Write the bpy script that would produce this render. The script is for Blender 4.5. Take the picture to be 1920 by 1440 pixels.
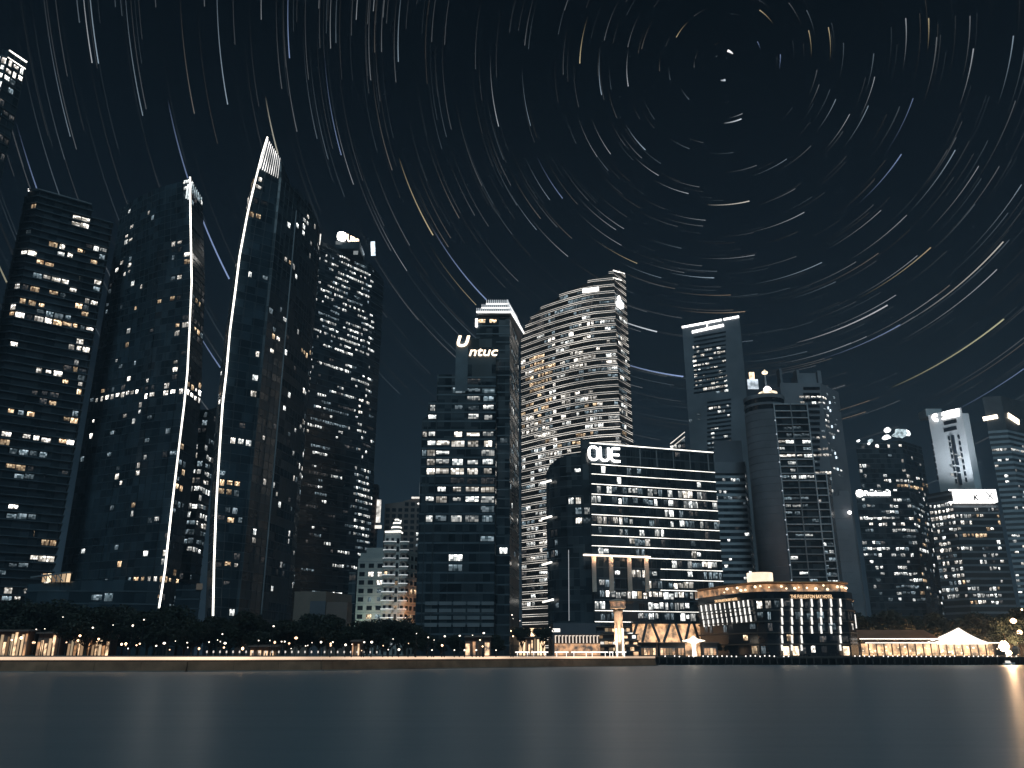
import bpy, math, random
from mathutils import Vector
R = math.radians
scene = bpy.context.scene
for o in list(bpy.data.objects): bpy.data.objects.remove(o)
col = scene.collection

# ------------------------------------------------------------------ camera
W, H, F = 1920, 1440, 1550.0          # size of the photograph, focal length in its pixels
CAMZ, HOR = 3.5, 1228.0               # eye height over the water, pixel row of the horizon
PITCH = math.atan((HOR - H/2)/F)
cd = bpy.data.cameras.new('camera'); cam = bpy.data.objects.new('camera', cd); col.objects.link(cam)
cd.sensor_width = 36; cd.lens = 36*F/W; cd.clip_end = 20000; cd.clip_start = 0.1
cam.location = (0, 0, CAMZ); cam.rotation_euler = (math.pi/2 + PITCH, 0, 0)
scene.camera = cam

# ------------------------------------------------------------------ night sky and light
wd = bpy.data.worlds.new('World'); scene.world = wd; wd.use_nodes = True
nt = wd.node_tree; nt.nodes.clear()
out = nt.nodes.new('ShaderNodeOutputWorld'); bg = nt.nodes.new('ShaderNodeBackground')
tc = nt.nodes.new('ShaderNodeTexCoord'); sp = nt.nodes.new('ShaderNodeSeparateXYZ')
rp = nt.nodes.new('ShaderNodeValToRGB')
nt.links.new(tc.outputs['Generated'], sp.inputs[0]); nt.links.new(sp.outputs['Z'], rp.inputs[0])
nt.links.new(rp.outputs[0], bg.inputs[0]); nt.links.new(bg.outputs[0], out.inputs[0])
e = rp.color_ramp.elements
e[0].position = 0.0;  e[0].color = (0.0080, 0.0125, 0.0180, 1)
e[1].position = 0.66; e[1].color = (0.0003, 0.0010, 0.0024, 1)
k = rp.color_ramp.elements.new(0.22); k.color = (0.0045, 0.0085, 0.0130, 1)
k = rp.color_ramp.elements.new(0.45); k.color = (0.0016, 0.0036, 0.0068, 1)
bg.inputs[1].default_value = 1.0
sd = bpy.data.lights.new('city_glow_fill', 'SUN'); sun = bpy.data.objects.new('city_glow_fill', sd); col.objects.link(sun)  # added fill from behind the camera, standing in for diffuse city glow
sd.energy = 0.85; sd.angle = R(12); sd.color = (0.55, 0.85, 1.0)
sun.rotation_euler = (R(48), 0, R(-2))
scene.view_settings.view_transform = 'Standard'; scene.view_settings.look = 'None'
scene.view_settings.exposure = 0.2; scene.view_settings.gamma = 1; scene.view_settings.use_curve_mapping = False
scene.render.resolution_x, scene.render.resolution_y = 1024, 768
scene.render.engine = 'CYCLES'; scene.cycles.use_denoising = True; scene.cycles.sample_clamp_indirect = 3; scene.cycles.max_bounces = 3; scene.cycles.volume_bounces = 0; scene.cycles.diffuse_bounces = 1; scene.cycles.glossy_bounces = 2

# ------------------------------------------------------------------ pixels to places
SP, CP = math.sin(PITCH), math.cos(PITCH)
def ray(px, py):
    u, v = (px - W/2)/F, (H/2 - py)/F
    return u, CP - v*SP, SP + v*CP
def P(px, py, Y):                     # point on the ray at distance Y
    a, b, c = ray(px, py); t = Y/b
    return Vector((a*t, Y, CAMZ + c*t))
def C(px, py, Z):                     # point on the ray at height Z
    a, b, c = ray(px, py); t = (Z - CAMZ)/c
    return Vector((a*t, b*t, Z))
def X(px, py, Y): return P(px, py, Y).x
def Zp(py, Y): return P(960, py, Y).z
def pix(p):
    x, y, z = p[0], p[1], p[2] - CAMZ
    d = y*CP + z*SP; v = -y*SP + z*CP
    return W/2 + F*x/d, H/2 - F*v/d
GZ = 3.0
rnd = random.Random(7)

# ------------------------------------------------------------------ materials
MATS = {}
def nodes(m):
    m.use_nodes = True; t = m.node_tree
    return t, t.nodes, t.links, t.nodes['Principled BSDF']
def surf(name, c, rough=0.6, metal=0.0, var=0.25, scale=0.15, bump=0.0, spec=0.5, bscale=1.0, panel=None):
    if name in MATS: return MATS[name]
    m = bpy.data.materials.new(name); t, N, L, b = nodes(m)
    b.inputs['Roughness'].default_value = rough; b.inputs['Metallic'].default_value = metal
    b.inputs['Specular IOR Level'].default_value = spec
    tcn = N.new('ShaderNodeTexCoord'); n1 = N.new('ShaderNodeTexNoise'); n1.inputs['Scale'].default_value = scale
    n1.inputs['Detail'].default_value = 6; L.new(tcn.outputs['Object'], n1.inputs['Vector'])
    r = N.new('ShaderNodeValToRGB'); L.new(n1.outputs['Fac'], r.inputs[0])
    r.color_ramp.elements[0].position = .3; r.color_ramp.elements[1].position = .7
    r.color_ramp.elements[0].color = tuple(x*(1 - var) for x in c) + (1,)
    r.color_ramp.elements[1].color = tuple(min(1, x*(1 + var)) for x in c) + (1,)
    L.new(r.outputs[0], b.inputs['Base Color'])
    if panel:                                     # panes of unlike tint, as curtain walls have
        sn = N.new('ShaderNodeVectorMath'); sn.operation = 'SNAP'; sn.inputs[1].default_value = panel
        L.new(tcn.outputs['Object'], sn.inputs[0]); wn = N.new('ShaderNodeTexWhiteNoise'); L.new(sn.outputs[0], wn.inputs['Vector'])
        mr_ = N.new('ShaderNodeMapRange'); mr_.inputs[3].default_value = .6; mr_.inputs[4].default_value = 1.4; L.new(wn.outputs['Value'], mr_.inputs[0])
        mx = N.new('ShaderNodeVectorMath'); mx.operation = 'SCALE'; L.new(r.outputs[0], mx.inputs[0]); L.new(mr_.outputs[0], mx.inputs['Scale']); L.new(mx.outputs[0], b.inputs['Base Color'])
        m2 = N.new('ShaderNodeMapRange'); m2.inputs[3].default_value = rough*.5; m2.inputs[4].default_value = rough*1.7; L.new(wn.outputs['Value'], m2.inputs[0]); L.new(m2.outputs[0], b.inputs['Roughness'])
    if bump:
        n2 = N.new('ShaderNodeTexNoise'); n2.inputs['Scale'].default_value = bscale; n2.inputs['Detail'].default_value = 5
        L.new(tcn.outputs['Object'], n2.inputs['Vector'])
        bp = N.new('ShaderNodeBump'); bp.inputs['Strength'].default_value = bump; bp.inputs['Distance'].default_value = .1
        L.new(n2.outputs['Fac'], bp.inputs['Height']); L.new(bp.outputs[0], b.inputs['Normal'])
    MATS[name] = m; return m
def glow(name, c, s, var=0.0, scale=0.5):
    if name in MATS: return MATS[name]
    m = bpy.data.materials.new(name); t, N, L, b = nodes(m)
    b.inputs['Base Color'].default_value = (.3, .3, .3, 1)
    b.inputs['Emission Color'].default_value = tuple(c) + (1,); b.inputs['Emission Strength'].default_value = s
    if var:
        tcn = N.new('ShaderNodeTexCoord'); n1 = N.new('ShaderNodeTexNoise'); n1.inputs['Scale'].default_value = scale
        L.new(tcn.outputs['Object'], n1.inputs['Vector'])
        mr = N.new('ShaderNodeMapRange'); mr.inputs[1].default_value = .35; mr.inputs[2].default_value = .65
        mr.inputs[3].default_value = s*(1 - var); mr.inputs[4].default_value = s*(1 + var)
        L.new(n1.outputs['Fac'], mr.inputs[0]); L.new(mr.outputs[0], b.inputs['Emission Strength'])
    MATS[name] = m; return m
def lit_window(name, c, s, warm=None):
    """A lit room behind glass: columns of blinds and furniture of unlike brightness, ceiling lights at the top."""
    m = bpy.data.materials.new(name); t, N, L, b = nodes(m)
    def math_(op, a, bb=None, cc=None):
        n = N.new('ShaderNodeMath'); n.operation = op
        for i, v in enumerate((a, bb, cc)):
            if v is None: continue
            if isinstance(v, (int, float)): n.inputs[i].default_value = v
            else: L.new(v, n.inputs[i])
        return n.outputs[0]
    b.inputs['Base Color'].default_value = (.02, .025, .03, 1); b.inputs['Roughness'].default_value = .15
    uv = N.new('ShaderNodeUVMap'); s_ = N.new('ShaderNodeSeparateXYZ'); L.new(uv.outputs[0], s_.inputs[0])
    oi = N.new('ShaderNodeObjectInfo'); r = oi.outputs['Random']
    off = math_('MULTIPLY', r, 900.0)
    base = math_('FLOOR', math_('ADD', math_('FLOOR', s_.outputs['X']), off))
    cell = math_('FLOOR', math_('ADD', math_('MULTIPLY', s_.outputs['X'], 4.0), off))
    cz = math_('FLOOR', math_('MULTIPLY', s_.outputs['Y'], 2.6))
    cv = N.new('ShaderNodeCombineXYZ'); L.new(cell, cv.inputs[0]); L.new(cz, cv.inputs[1])
    w1 = N.new('ShaderNodeTexWhiteNoise'); w1.noise_dimensions = '2D'; L.new(cv.outputs[0], w1.inputs['Vector'])
    w2 = N.new('ShaderNodeTexWhiteNoise'); w2.noise_dimensions = '1D'; L.new(base, w2.inputs['W'])
    a = math_('ADD', math_('MULTIPLY', math_('POWER', w1.outputs['Value'], 1.6), 1.5), .18)
    v = math_('ADD', math_('MULTIPLY', math_('POWER', s_.outputs['Y'], 2.0), .9), .5)
    g = math_('ADD', math_('MULTIPLY', math_('POWER', w2.outputs['Value'], 1.5), 1.9), .35)
    st = math_('MULTIPLY', math_('MULTIPLY', a, v), math_('MULTIPLY', g, float(s)))
    L.new(st, b.inputs['Emission Strength'])
    hs = N.new('ShaderNodeMix'); hs.data_type = 'RGBA'
    hs.inputs['A'].default_value = tuple(c) + (1,); hs.inputs['B'].default_value = tuple(warm or c) + (1,)
    L.new(w2.outputs['Color'], hs.inputs['Factor']) if False else L.new(w1.outputs['Value'], hs.inputs['Factor'])
    L.new(hs.outputs['Result'], b.inputs['Emission Color'])
    return m
WM = {'w': lit_window('lit_white', (.86, .97, 1.0), 1.2, (1, .97, .9)),
      'n': lit_window('lit_neutral', (1.0, .9, .74), 1.3, (1, .96, .9)),
      'o': lit_window('lit_warm', (1.0, .56, .28), .95, (1, .78, .5)),
      'c': lit_window('lit_cool_dim', (.38, .62, .74), .30, (.6, .72, .8)),
      'd': lit_window('lit_faint', (.30, .40, .50), .11, (.5, .42, .36)),
      'b': lit_window('lit_bright', (1.0, .90, .78), 2.6, (1, .97, .92))}
WM['x'] = surf('dark_pane', (.012, .016, .022), .12, 0, .3, .4)
GLASS = surf('dark_curtain_glass', (.026, .044, .058), .22, 0, .5, .05, .15, .5, .3, (3.6, 50, 3.5))
GLASS2 = surf('black_glass', (.015, .026, .035), .25, 0, .5, .06, .12, .5, .3, (2.7, 50, 3.8))
GLASSB = surf('brown_glass', (.030, .024, .022), .3, 0, .4, .06)
SLABD = surf('dark_slab_metal', (.055, .08, .10), .45, 0, .3, .2)
SLABG = surf('grey_slab', (.34, .38, .42), .6, 0, .2, .1)
SLABM = surf('mid_grey_slab', (.16, .18, .20), .6, 0, .25, .1)
CONC = surf('grey_concrete', (.17, .185, .21), .75, 0, .25, .05, .2, .3, .5)
CONCD = surf('dark_concrete', (.10, .11, .13), .75, 0, .3, .05, .2, .3, .5)
BROWN = surf('brown_granite', (.15, .11, .095), .6, 0, .25, .06)
PLAST = surf('pale_plaster', (.33, .34, .33), .75, 0, .15, .1)
PALE = surf('pale_grey_cladding', (.50, .52, .54), .6, 0, .12, .05)
BEIGE = surf('beige_render', (.19, .15, .125), .8, 0, .2, .1)
FRAME = surf('window_frame_metal', (.03, .035, .04), .4, .3, .2)
MULL = surf('mullion_metal', (.05, .062, .072), .35, .4, .2)
STRIPW = glow('strip_white', (1, .95, .86), 2.2, .35, .08)
STRIPL = glow('strip_thin_white', (1, .92, .82), 1.35, .4, .05)
EDGE = glow('edge_light_white', (1, .95, .86), 2.6, .25, .05)
SIGNW = glow('sign_white', (1, .97, .93), 4.0)
SIGNO = glow('sign_peach', (1, .72, .5), 3.5)
CROWN = glow('crown_light', (1, .96, .92), 1.7, .4, .15)

for m_ in (WM['c'], WM['d'], STRIPL): m_.cycles.emission_sampling = 'NONE'      # too faint to light anything else

# ------------------------------------------------------------------ meshes and objects
class MB:
    """collects boxes, prisms and quads into one mesh"""
    def __init__(s): s.v = []; s.f = []; s.m = []; s.uv = {}
    def quad(s, a, b, c, d, m=0, uv=None):
        n = len(s.v); s.v += [tuple(a), tuple(b), tuple(c), tuple(d)]
        if uv: s.uv[len(s.f)] = uv
        s.f.append((n, n+1, n+2, n+3)); s.m.append(m)
    def hexa(s, p, m=0):                    # 8 points: bottom ring, top ring
        n = len(s.v); s.v += [tuple(q) for q in p]
        for f in ((3,2,1,0), (4,5,6,7), (0,1,5,4), (1,2,6,5), (2,3,7,6), (3,0,4,7)):
            s.f.append(tuple(n+i for i in f)); s.m.append(m)
    def box(s, x0, x1, y0, y1, z0, z1, m=0):
        s.hexa([(x0,y0,z0),(x1,y0,z0),(x1,y1,z0),(x0,y1,z0),(x0,y0,z1),(x1,y0,z1),(x1,y1,z1),(x0,y1,z1)], m)
    def bar(s, a, b, wd_, dp, m=0):         # box from a to b
        a, b = Vector(a), Vector(b); d = (b-a).normalized()
        up = Vector((0,0,1)) if abs(d.z) < .9 else Vector((0,1,0))
        r = d.cross(up).normalized()*wd_/2; u = r.cross(d).normalized()*dp/2
        s.hexa([a-r-u, a+r-u, a+r+u, a-r+u, b-r-u, b+r-u, b+r+u, b-r+u], m)
    def prism(s, ring, z0, z1, m=0):        # ring of (x,y), counter-clockwise from above
        n = len(s.v); k = len(ring)
        s.v += [(x, y, z0) for x, y in ring] + [(x, y, z1) for x, y in ring]
        for i in range(k):
            j = (i+1) % k; s.f.append((n+i, n+j, n+k+j, n+k+i)); s.m.append(m)
        s.f.append(tuple(n+k+i for i in range(k))); s.m.append(m)
        s.f.append(tuple(n+k-1-i for i in range(k))); s.m.append(m)
    def lathe(s, prof, cx=0, cy=0, n=16, m=0):
        b = len(s.v)
        for r_, z in prof:
            for i in range(n):
                a = 2*math.pi*i/n; s.v.append((cx+r_*math.cos(a), cy+r_*math.sin(a), z))
        for k_ in range(len(prof)-1):
            for i in range(n):
                j = (i+1) % n; s.f.append((b+k_*n+i, b+k_*n+j, b+(k_+1)*n+j, b+(k_+1)*n+i)); s.m.append(m)
        s.f.append(tuple(b+(len(prof)-1)*n+i for i in range(n))); s.m.append(m)
        s.f.append(tuple(b+n-1-i for i in range(n))); s.m.append(m)
    def tube(s, pts, rad, n=6, m=0):
        b = len(s.v); pts = [Vector(p) for p in pts]
        for i, p in enumerate(pts):
            d = (pts[min(i+1, len(pts)-1)] - pts[max(i-1, 0)]).normalized()
            up = Vector((0,0,1)) if abs(d.z) < .9 else Vector((1,0,0))
            r = d.cross(up).normalized(); u = r.cross(d)
            ri = rad[i] if isinstance(rad, (list, tuple)) else rad
            for q in range(n):
                a = 2*math.pi*q/n; s.v.append(tuple(p + (r*math.cos(a) + u*math.sin(a))*ri))
        for i in range(len(pts)-1):
            for q in range(n):
                j = (q+1) % n; s.f.append((b+i*n+q, b+i*n+j, b+(i+1)*n+j, b+(i+1)*n+q)); s.m.append(m)
    def mesh(s, name, mats, origin=(0,0,0), smooth=False):
        me = bpy.data.meshes.new(name); o = Vector(origin)
        me.from_pydata([tuple(Vector(q)-o) for q in s.v], [], s.f)
        for m in (mats if isinstance(mats, (list, tuple)) else [mats]):
            if m: me.materials.append(m)
        me.polygons.foreach_set('material_index', s.m)
        if s.uv:
            l = me.uv_layers.new(name='UVMap')
            for fi, uvs in s.uv.items():
                for li, q in zip(me.polygons[fi].loop_indices, uvs): l.data[li].uv = q
        if smooth: me.polygons.foreach_set('use_smooth', [True]*len(me.polygons))
        me.update(); return me
def link(name, me, parent=None, loc=(0,0,0)):
    o = bpy.data.objects.new(name, me); col.objects.link(o); o.location = loc
    if parent: o.parent = parent
    return o
def part(name, mb, mats, parent, smooth=False):     # mb in world coordinates
    return link(name, mb.mesh(name, mats, org(parent), smooth), parent)
def org(o):
    p = Vector(o.location)
    while o.parent: o = o.parent; p += Vector(o.location)
    return p
def thing(name, label, cat, loc, group=None):
    o = link(name, None, None, loc); o['label'] = label; o['category'] = cat
    if group: o['group'] = group
    return o
def tag(o, label, cat, group=None):
    o['label'] = label; o['category'] = cat
    if group: o['group'] = group
    return o
def single(name, mb, mats, label, cat, loc, group=None, smooth=False):
    return tag(link(name, mb.mesh(name, mats, loc, smooth), None, loc), label, cat, group)
def text(s_, size, mat, parent, at, rz=0, ext=.12, shear=0, off=0, name='sign_lettering', width=None, lift=0):
    c = bpy.data.curves.new('t', 'FONT'); c.body = s_; c.size = size; c.extrude = ext; c.shear = shear; c.offset = off
    c.resolution_u = 3
    t = bpy.data.objects.new('t', c); col.objects.link(t)
    bpy.context.view_layer.update()
    me = bpy.data.meshes.new_from_object(t.evaluated_get(bpy.context.evaluated_depsgraph_get()))
    bpy.data.objects.remove(t); me.materials.clear(); me.materials.append(mat)
    o = link(name, me, parent, Vector(at) - org(parent)); o.rotation_euler = (math.pi/2, 0, rz)
    if width and me.vertices:
        w0 = max(v.co.x for v in me.vertices) - min(v.co.x for v in me.vertices)
        o.scale = (width/w0, 1, 1)
    return o

# unit windows, one metre square, front towards -y: a pane, a frame, and bars between
WMESH = {}
def wmesh(kind, var):
    if (kind, var) in WMESH: return WMESH[kind, var]
    b = MB()
    z1 = .5 if var < 3 else .28
    b.quad((-.5,-.10,-.5), (.5,-.10,-.5), (.5,-.10,z1), (-.5,-.10,z1), 0, [(0,0),(1,0),(1,1),(0,1)])
    if var == 3: b.box(-.5, .5, -.12, 0, z1, .5, 1)             # a blind let down over the upper part
    fw = .03
    b.box(-.5-fw, -.5, -.16, 0, -.5, .5, 1); b.box(.5, .5+fw, -.16, 0, -.5, .5, 1)
    b.box(-.5-fw, .5+fw, -.16, 0, .5, .5+fw, 1)
    if var in (1, 2):
        for q in range(var): x = -.5 + (q+1)/(var+1); b.box(x-.022, x+.022, -.14, -.09, -.5, .5, 1)
    WMESH[kind, var] = b.mesh('window', [WM[kind], FRAME]); return WMESH[kind, var]

class Building:
    def __init__(s, name, label, at, cat='building', group=None):
        s.o = thing(name, label, cat, (at[0], at[1], GZ), group); s.wins = []
    def mass(s, chains, wall, fh=4.0, slab=None, sp=.35, st=.5, bay=3.0, zones=(), rows=(), win=(.86, .62), depth=30,
             mull=False, name='wall', faces=None, z0=GZ, first=1, side=True, default=0, unlit=False, slab_z=None, cap=True, persist=.55):
        """chains: corner lines left to right, each a list of points from the top down or one top point"""
        ch = []
        for c in chains:
            if isinstance(c, Vector): c = [c]
            c = sorted([Vector(q) for q in c], key=lambda q: q.z)
            if c[0].z > z0 + .01:
                q = c[0].copy(); q.z = z0; c.insert(0, q)
            ch.append(c)
        nf = len(ch) - 1
        def back(q, tw):                      # rear corners: straight away from the shore, drawn in a little
            r_ = Vector((q.x, q.y, 0)); r_ = r_*(1 + depth/r_.length) + Vector((tw, 0, 0)); r_.z = q.z; return r_
        full = ch + [[back(q, -.6) for q in ch[-1]], [back(q, .6) for q in ch[0]]]
        def at(i, z):
            c = full[i]
            for a, b in zip(c, c[1:]):
                if z <= b.z: t = (z-a.z)/max(1e-6, b.z-a.z); return a.lerp(b, max(0, t))
            return c[-1].copy()
        top = [c[-1].z for c in full]; n = len(full)
        # walls
        m = MB()
        for i in range(n):
            j = (i+1) % n; lv = 1 if len(full[i]) == 2 and len(full[j]) == 2 else 30
            for k_ in range(lv):
                za, zb = k_/lv, (k_+1)/lv
                A = at(i, z0+(top[i]-z0)*za); B = at(j, z0+(top[j]-z0)*za)
                Cc = at(j, z0+(top[j]-z0)*zb); D = at(i, z0+(top[i]-z0)*zb)
                m.quad(A, B, Cc, D)
        if cap:
            tp = [at(i, top[i]) for i in range(n)]; cen = sum(tp, Vector())/n
            for i in range(n):
                a, b = tp[i], tp[(i+1) % n]; k_ = len(m.v); m.v += [tuple(a), tuple(b), tuple(cen)]
                m.f.append((k_, k_+1, k_+2)); m.m.append(0)
        w = part(name, m, wall, s.o)
        zmax = max(top); nfl = int((zmax - z0)/fh)
        span = range(nf) if faces is None else faces
        if slab:
            for k_ in range(first, nfl+1):
                z = z0 + k_*fh
                if slab_z and not slab_z(z): continue
                m = MB()
                for i in list(range(nf)) + ([n-1, nf] if side else []):
                    j = (i+1) % n
                    ta, tb = top[i], top[j]
                    if z > max(ta, tb) - .2: continue
                    A, B = at(i, min(z, ta)), at(j, min(z, tb)); s0, s1 = 0, 1
                    if ta < z: s0 = (z-ta)/(tb-ta)
                    if tb < z: s1 = (ta-z)/(ta-tb)
                    A, B = A.lerp(B, s0), A.lerp(B, s1); A.z = B.z = z
                    d = (B-A); d.z = 0
                    if d.length < .3: continue
                    nn = Vector((d.y, -d.x, 0)).normalized()*sp; dd = d.normalized()*sp*.98
                    up = Vector((0,0,st))
                    m.hexa([A+nn-dd, B+nn+dd, B-nn*.2, A-nn*.2, A+nn-dd+up, B+nn+dd+up, B-nn*.2+up, A-nn*.2+up])
                if m.f: part('floor_slab', m, slab, w)
        if mull:
            m = MB()
            for i in span:
                L_ = (at(i+1, z0) - at(i, z0)); nb = max(1, round(Vector((L_.x, L_.y, 0)).length/bay))
                for q in range(nb+1):
                    pts = []
                    lv = 1 if len(full[i]) == 2 and len(full[i+1]) == 2 else 16
                    for k_ in range(lv+1):
                        zz = z0 + (top[i]*(1-q/nb) + top[i+1]*q/nb - z0)*k_/lv
                        p = at(i, zz).lerp(at(i+1, zz), q/nb); p.z = zz; p.y -= .06; pts.append(p)
                    for a, b in zip(pts, pts[1:]): m.bar(a, b, .14, .22)
            mo = part('mullions', m, MULL, w); mo['kind'] = 'stuff'
        # windows
        for i in span:
            for k_ in range(0, nfl):
                zc = z0 + k_*fh + (st if slab else 0) + (fh-(st if slab else 0))*.5
                ta, tb = top[i], top[i+1]
                A, B = at(i, zc), at(i+1, zc); A.z = B.z = zc
                d = B-A; L_ = d.length
                if L_ < bay*.6: nb = 1
                else: nb = max(1, round(L_/bay))
                rz = math.atan2(d.y, d.x); run = None
                for q in range(nb):
                    sc = (q+.5)/nb; p = A.lerp(B, sc)
                    if zc + fh*.4 > ta*(1-sc) + tb*sc: continue
                    px, py = pix(p)
                    if not (-60 < px < 1980 and -40 < py < 1500): continue
                    kind = None
                    for (x0, y0, x1, y1, tol, pr, ks) in rows:
                        if x0 <= px <= x1:
                            yy = y0 + (y1-y0)*(px-x0)/max(1, x1-x0)
                            if abs(py-yy) <= tol:
                                kind = rnd.choice(ks) if rnd.random() < pr else ''; break
                    if kind is None:
                        for (x0, y0, x1, y1, pr, ks) in zones:
                            if x0 <= px <= x1 and y0 <= py <= y1:
                                if run and rnd.random() < persist: kind = run
                                else: kind = rnd.choice(ks) if rnd.random() < pr else ''
                                run = kind if kind and (pr > .25 or persist > .6) else None
                                break
                    if not kind:
                        if not unlit: continue
                        kind = 'x'
                    if kind in 'wno' and rnd.random() < .16: kind = rnd.choice('ccd')
                    ww = L_/nb*win[0]*rnd.choice((1, 1, .8, .6) if kind != 'x' else (1,))
                    hw = fh*win[1]*(1 if kind == 'x' else rnd.choice((1, 1, .85, .7))); s.wins.append((p + Vector((0, 0, (fh*win[1]-hw)*.5)), rz, ww, hw, kind, w))
        return w
    def finish(s, limit=300):
        ws = sorted(s.wins, key=lambda t: -t[2]*t[3]/(t[0].y**2) - (1 if t[4] != 'x' else 0))
        for p, rz, ww, hh, kind, w in ws[:limit]:
            o = link('window', wmesh(kind, rnd.choice((0, 1, 2, 2, 3)) if kind != 'x' else 1), w, p - org(w))
            o.rotation_euler = (0, 0, rz); o.scale = (ww, 1, hh)
        rest = ws[limit:]
        if rest:
            kinds = sorted(set(t[4] for t in rest)); m = MB()
            for n_, (p, rz, ww, hh, kind, w) in enumerate(rest):
                d = Vector((math.cos(rz), math.sin(rz), 0))*ww/2; nn = Vector((math.sin(rz), -math.cos(rz), 0))*.1
                u = Vector((0,0,hh/2)); k_ = n_*3+1; z_ = kinds.index(kind)
                m.quad(p-d-u+nn, p+d-u+nn, p+d+u+nn, p-d+u+nn, z_, [(k_,0),(k_+.99,0),(k_+.99,1),(k_,1)])
            o = part('windows', m, [WM[q] for q in kinds], s.o); o['kind'] = 'stuff'
        s.wins = []
    def strip(s, a, b, mat, w=.3, d=.25, name='light_strip', parent=None):
        m = MB(); m.bar(a, b, d, w); return part(name, m, mat, parent or s.o)
    def box(s, name, x0, x1, y0, y1, z0, z1, mat, parent=None):
        m = MB(); m.box(x0, x1, y0, y1, z0, z1); return part(name, m, mat, parent or s.o)
    def poly_strip(s, pts, rad, mat, name='light_strip', n=6):
        m = MB(); m.tube(pts, rad, n); return part(name, m, mat, s.o)
def chain(pts, Y): return [P(x, y, Y) for x, y in pts]
# ------------------------------------------------------------------ water and ground
def water_mat():
    m = bpy.data.materials.new('still_bay_water'); t, N, L, b = nodes(m)
    b.inputs['Base Color'].default_value = (.115, .185, .225, 1); b.inputs['IOR'].default_value = 1.33
    b.inputs['Specular IOR Level'].default_value = .95; b.inputs['Specular Tint'].default_value = (.58, .80, 1, 1)
    tcn = N.new('ShaderNodeTexCoord'); mp = N.new('ShaderNodeMapping'); mp.inputs['Scale'].default_value = (.02, .35, 1)
    L.new(tcn.outputs['Object'], mp.inputs[0])
    n1 = N.new('ShaderNodeTexNoise'); n1.inputs['Scale'].default_value = 1.0; n1.inputs['Detail'].default_value = 3
    L.new(mp.outputs[0], n1.inputs['Vector'])
    mr = N.new('ShaderNodeMapRange'); mr.inputs[3].default_value = .31; mr.inputs[4].default_value = .40
    L.new(n1.outputs['Fac'], mr.inputs[0]); L.new(mr.outputs[0], b.inputs['Roughness'])
    mp2 = N.new('ShaderNodeMapping'); mp2.inputs['Scale'].default_value = (.25, .6, 1); L.new(tcn.outputs['Object'], mp2.inputs[0])
    n2 = N.new('ShaderNodeTexNoise'); n2.inputs['Scale'].default_value = 1.0; n2.inputs['Detail'].default_value = 4
    L.new(mp2.outputs[0], n2.inputs['Vector'])
    bp = N.new('ShaderNodeBump'); bp.inputs['Strength'].default_value = .12; bp.inputs['Distance'].default_value = .2
    L.new(n2.outputs['Fac'], bp.inputs['Height']); L.new(bp.outputs[0], b.inputs['Normal'])
    return m
m = MB(); m.quad((-2000,-400,0), (2000,-400,0), (2000,2200,0), (-2000,2200,0))
wt = link('water', m.mesh('water', water_mat())); wt['kind'] = 'structure'
# shoreline: waterline pixels turned into points of the water's surface
SH = [C(-400,1260,0), C(0,1260,0), C(350,1259.5,0), C(600,1257.5,0), C(830,1253.5,0), C(1228,1248.5,0)]
QY = 326.0
SHP = [(p.x, p.y) for p in SH]
ring = [(-1800, SHP[0][1])] + SHP + [(SHP[-1][0]+.5, QY), (1800, QY), (1800, 2000), (-1800, 2000)]
GRND = surf('paved_ground', (.11, .105, .10), .8, 0, .3, .08, .2, .5, 1)
m = MB(); m.prism([(x, y+.5) for x, y in ring], -3, GZ)
g = link('ground', m.mesh('ground', GRND)); g['kind'] = 'structure'

# ------------------------------------------------------------------ seawall with its strip of light
WALLM = surf('stained_stone_wall', (.24, .14, .085), .8, 0, .35, .25, .4, .2, 1.5)
COPE = surf('coping_stone', (.20, .18, .17), .7, 0, .3, .3)
SW = glow('promenade_strip', (1, .68, .45), 1.05, .45, .035)
sw = thing('seawall', 'long stone seawall with a glowing peach strip of light under its coping', 'wall', (SHP[1][0], SHP[1][1], 0))
for a, b in zip(SH, SH[1:]):
    n_ = max(1, int((b-a).length/9))
    for q in range(n_):
        p0, p1 = a.lerp(b, q/n_), a.lerp(b, (q+1)/n_); d = (p1-p0).normalized(); nn = Vector((d.y, -d.x, 0))
        hx = lambda o0, o1, z0, z1, e0=0, e1=0: [p0-nn*o1+d*e0+Vector((0,0,z0)), p0+nn*o0+d*e0+Vector((0,0,z0)), p1+nn*o0-d*e1+Vector((0,0,z0)), p1-nn*o1-d*e1+Vector((0,0,z0)),
                                  p0-nn*o1+d*e0+Vector((0,0,z1)), p0+nn*o0+d*e0+Vector((0,0,z1)), p1+nn*o0-d*e1+Vector((0,0,z1)), p1-nn*o1-d*e1+Vector((0,0,z1))]
        def pc(name, pts, mat):
            m = MB(); m.hexa([pts[1], pts[2], pts[3], pts[0], pts[5], pts[6], pts[7], pts[4]]); return part(name, m, mat, sw)
        pw = hx(.95, .3, -1, 2.05, .03, .03)
        for i_ in (5, 6): pw[i_] = pw[i_] - nn*.78
        pc('wall_panel', pw, WALLM)
        pc('ledge', hx(1.5, .3, -1, .22), COPE)
        pc('shadow_rail', hx(.16, .3, 2.06, 2.20), FRAME)
        gap = abs(pix((p0+p1)/2 + Vector((0,0,2.8)))[0] - 828) < 17
        if not gap: pc('light_strip', hx(.30, .3, 2.46, 3.10), SW)
        pc('coping', hx(.42, .5, 3.20, 3.38), COPE)

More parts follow.
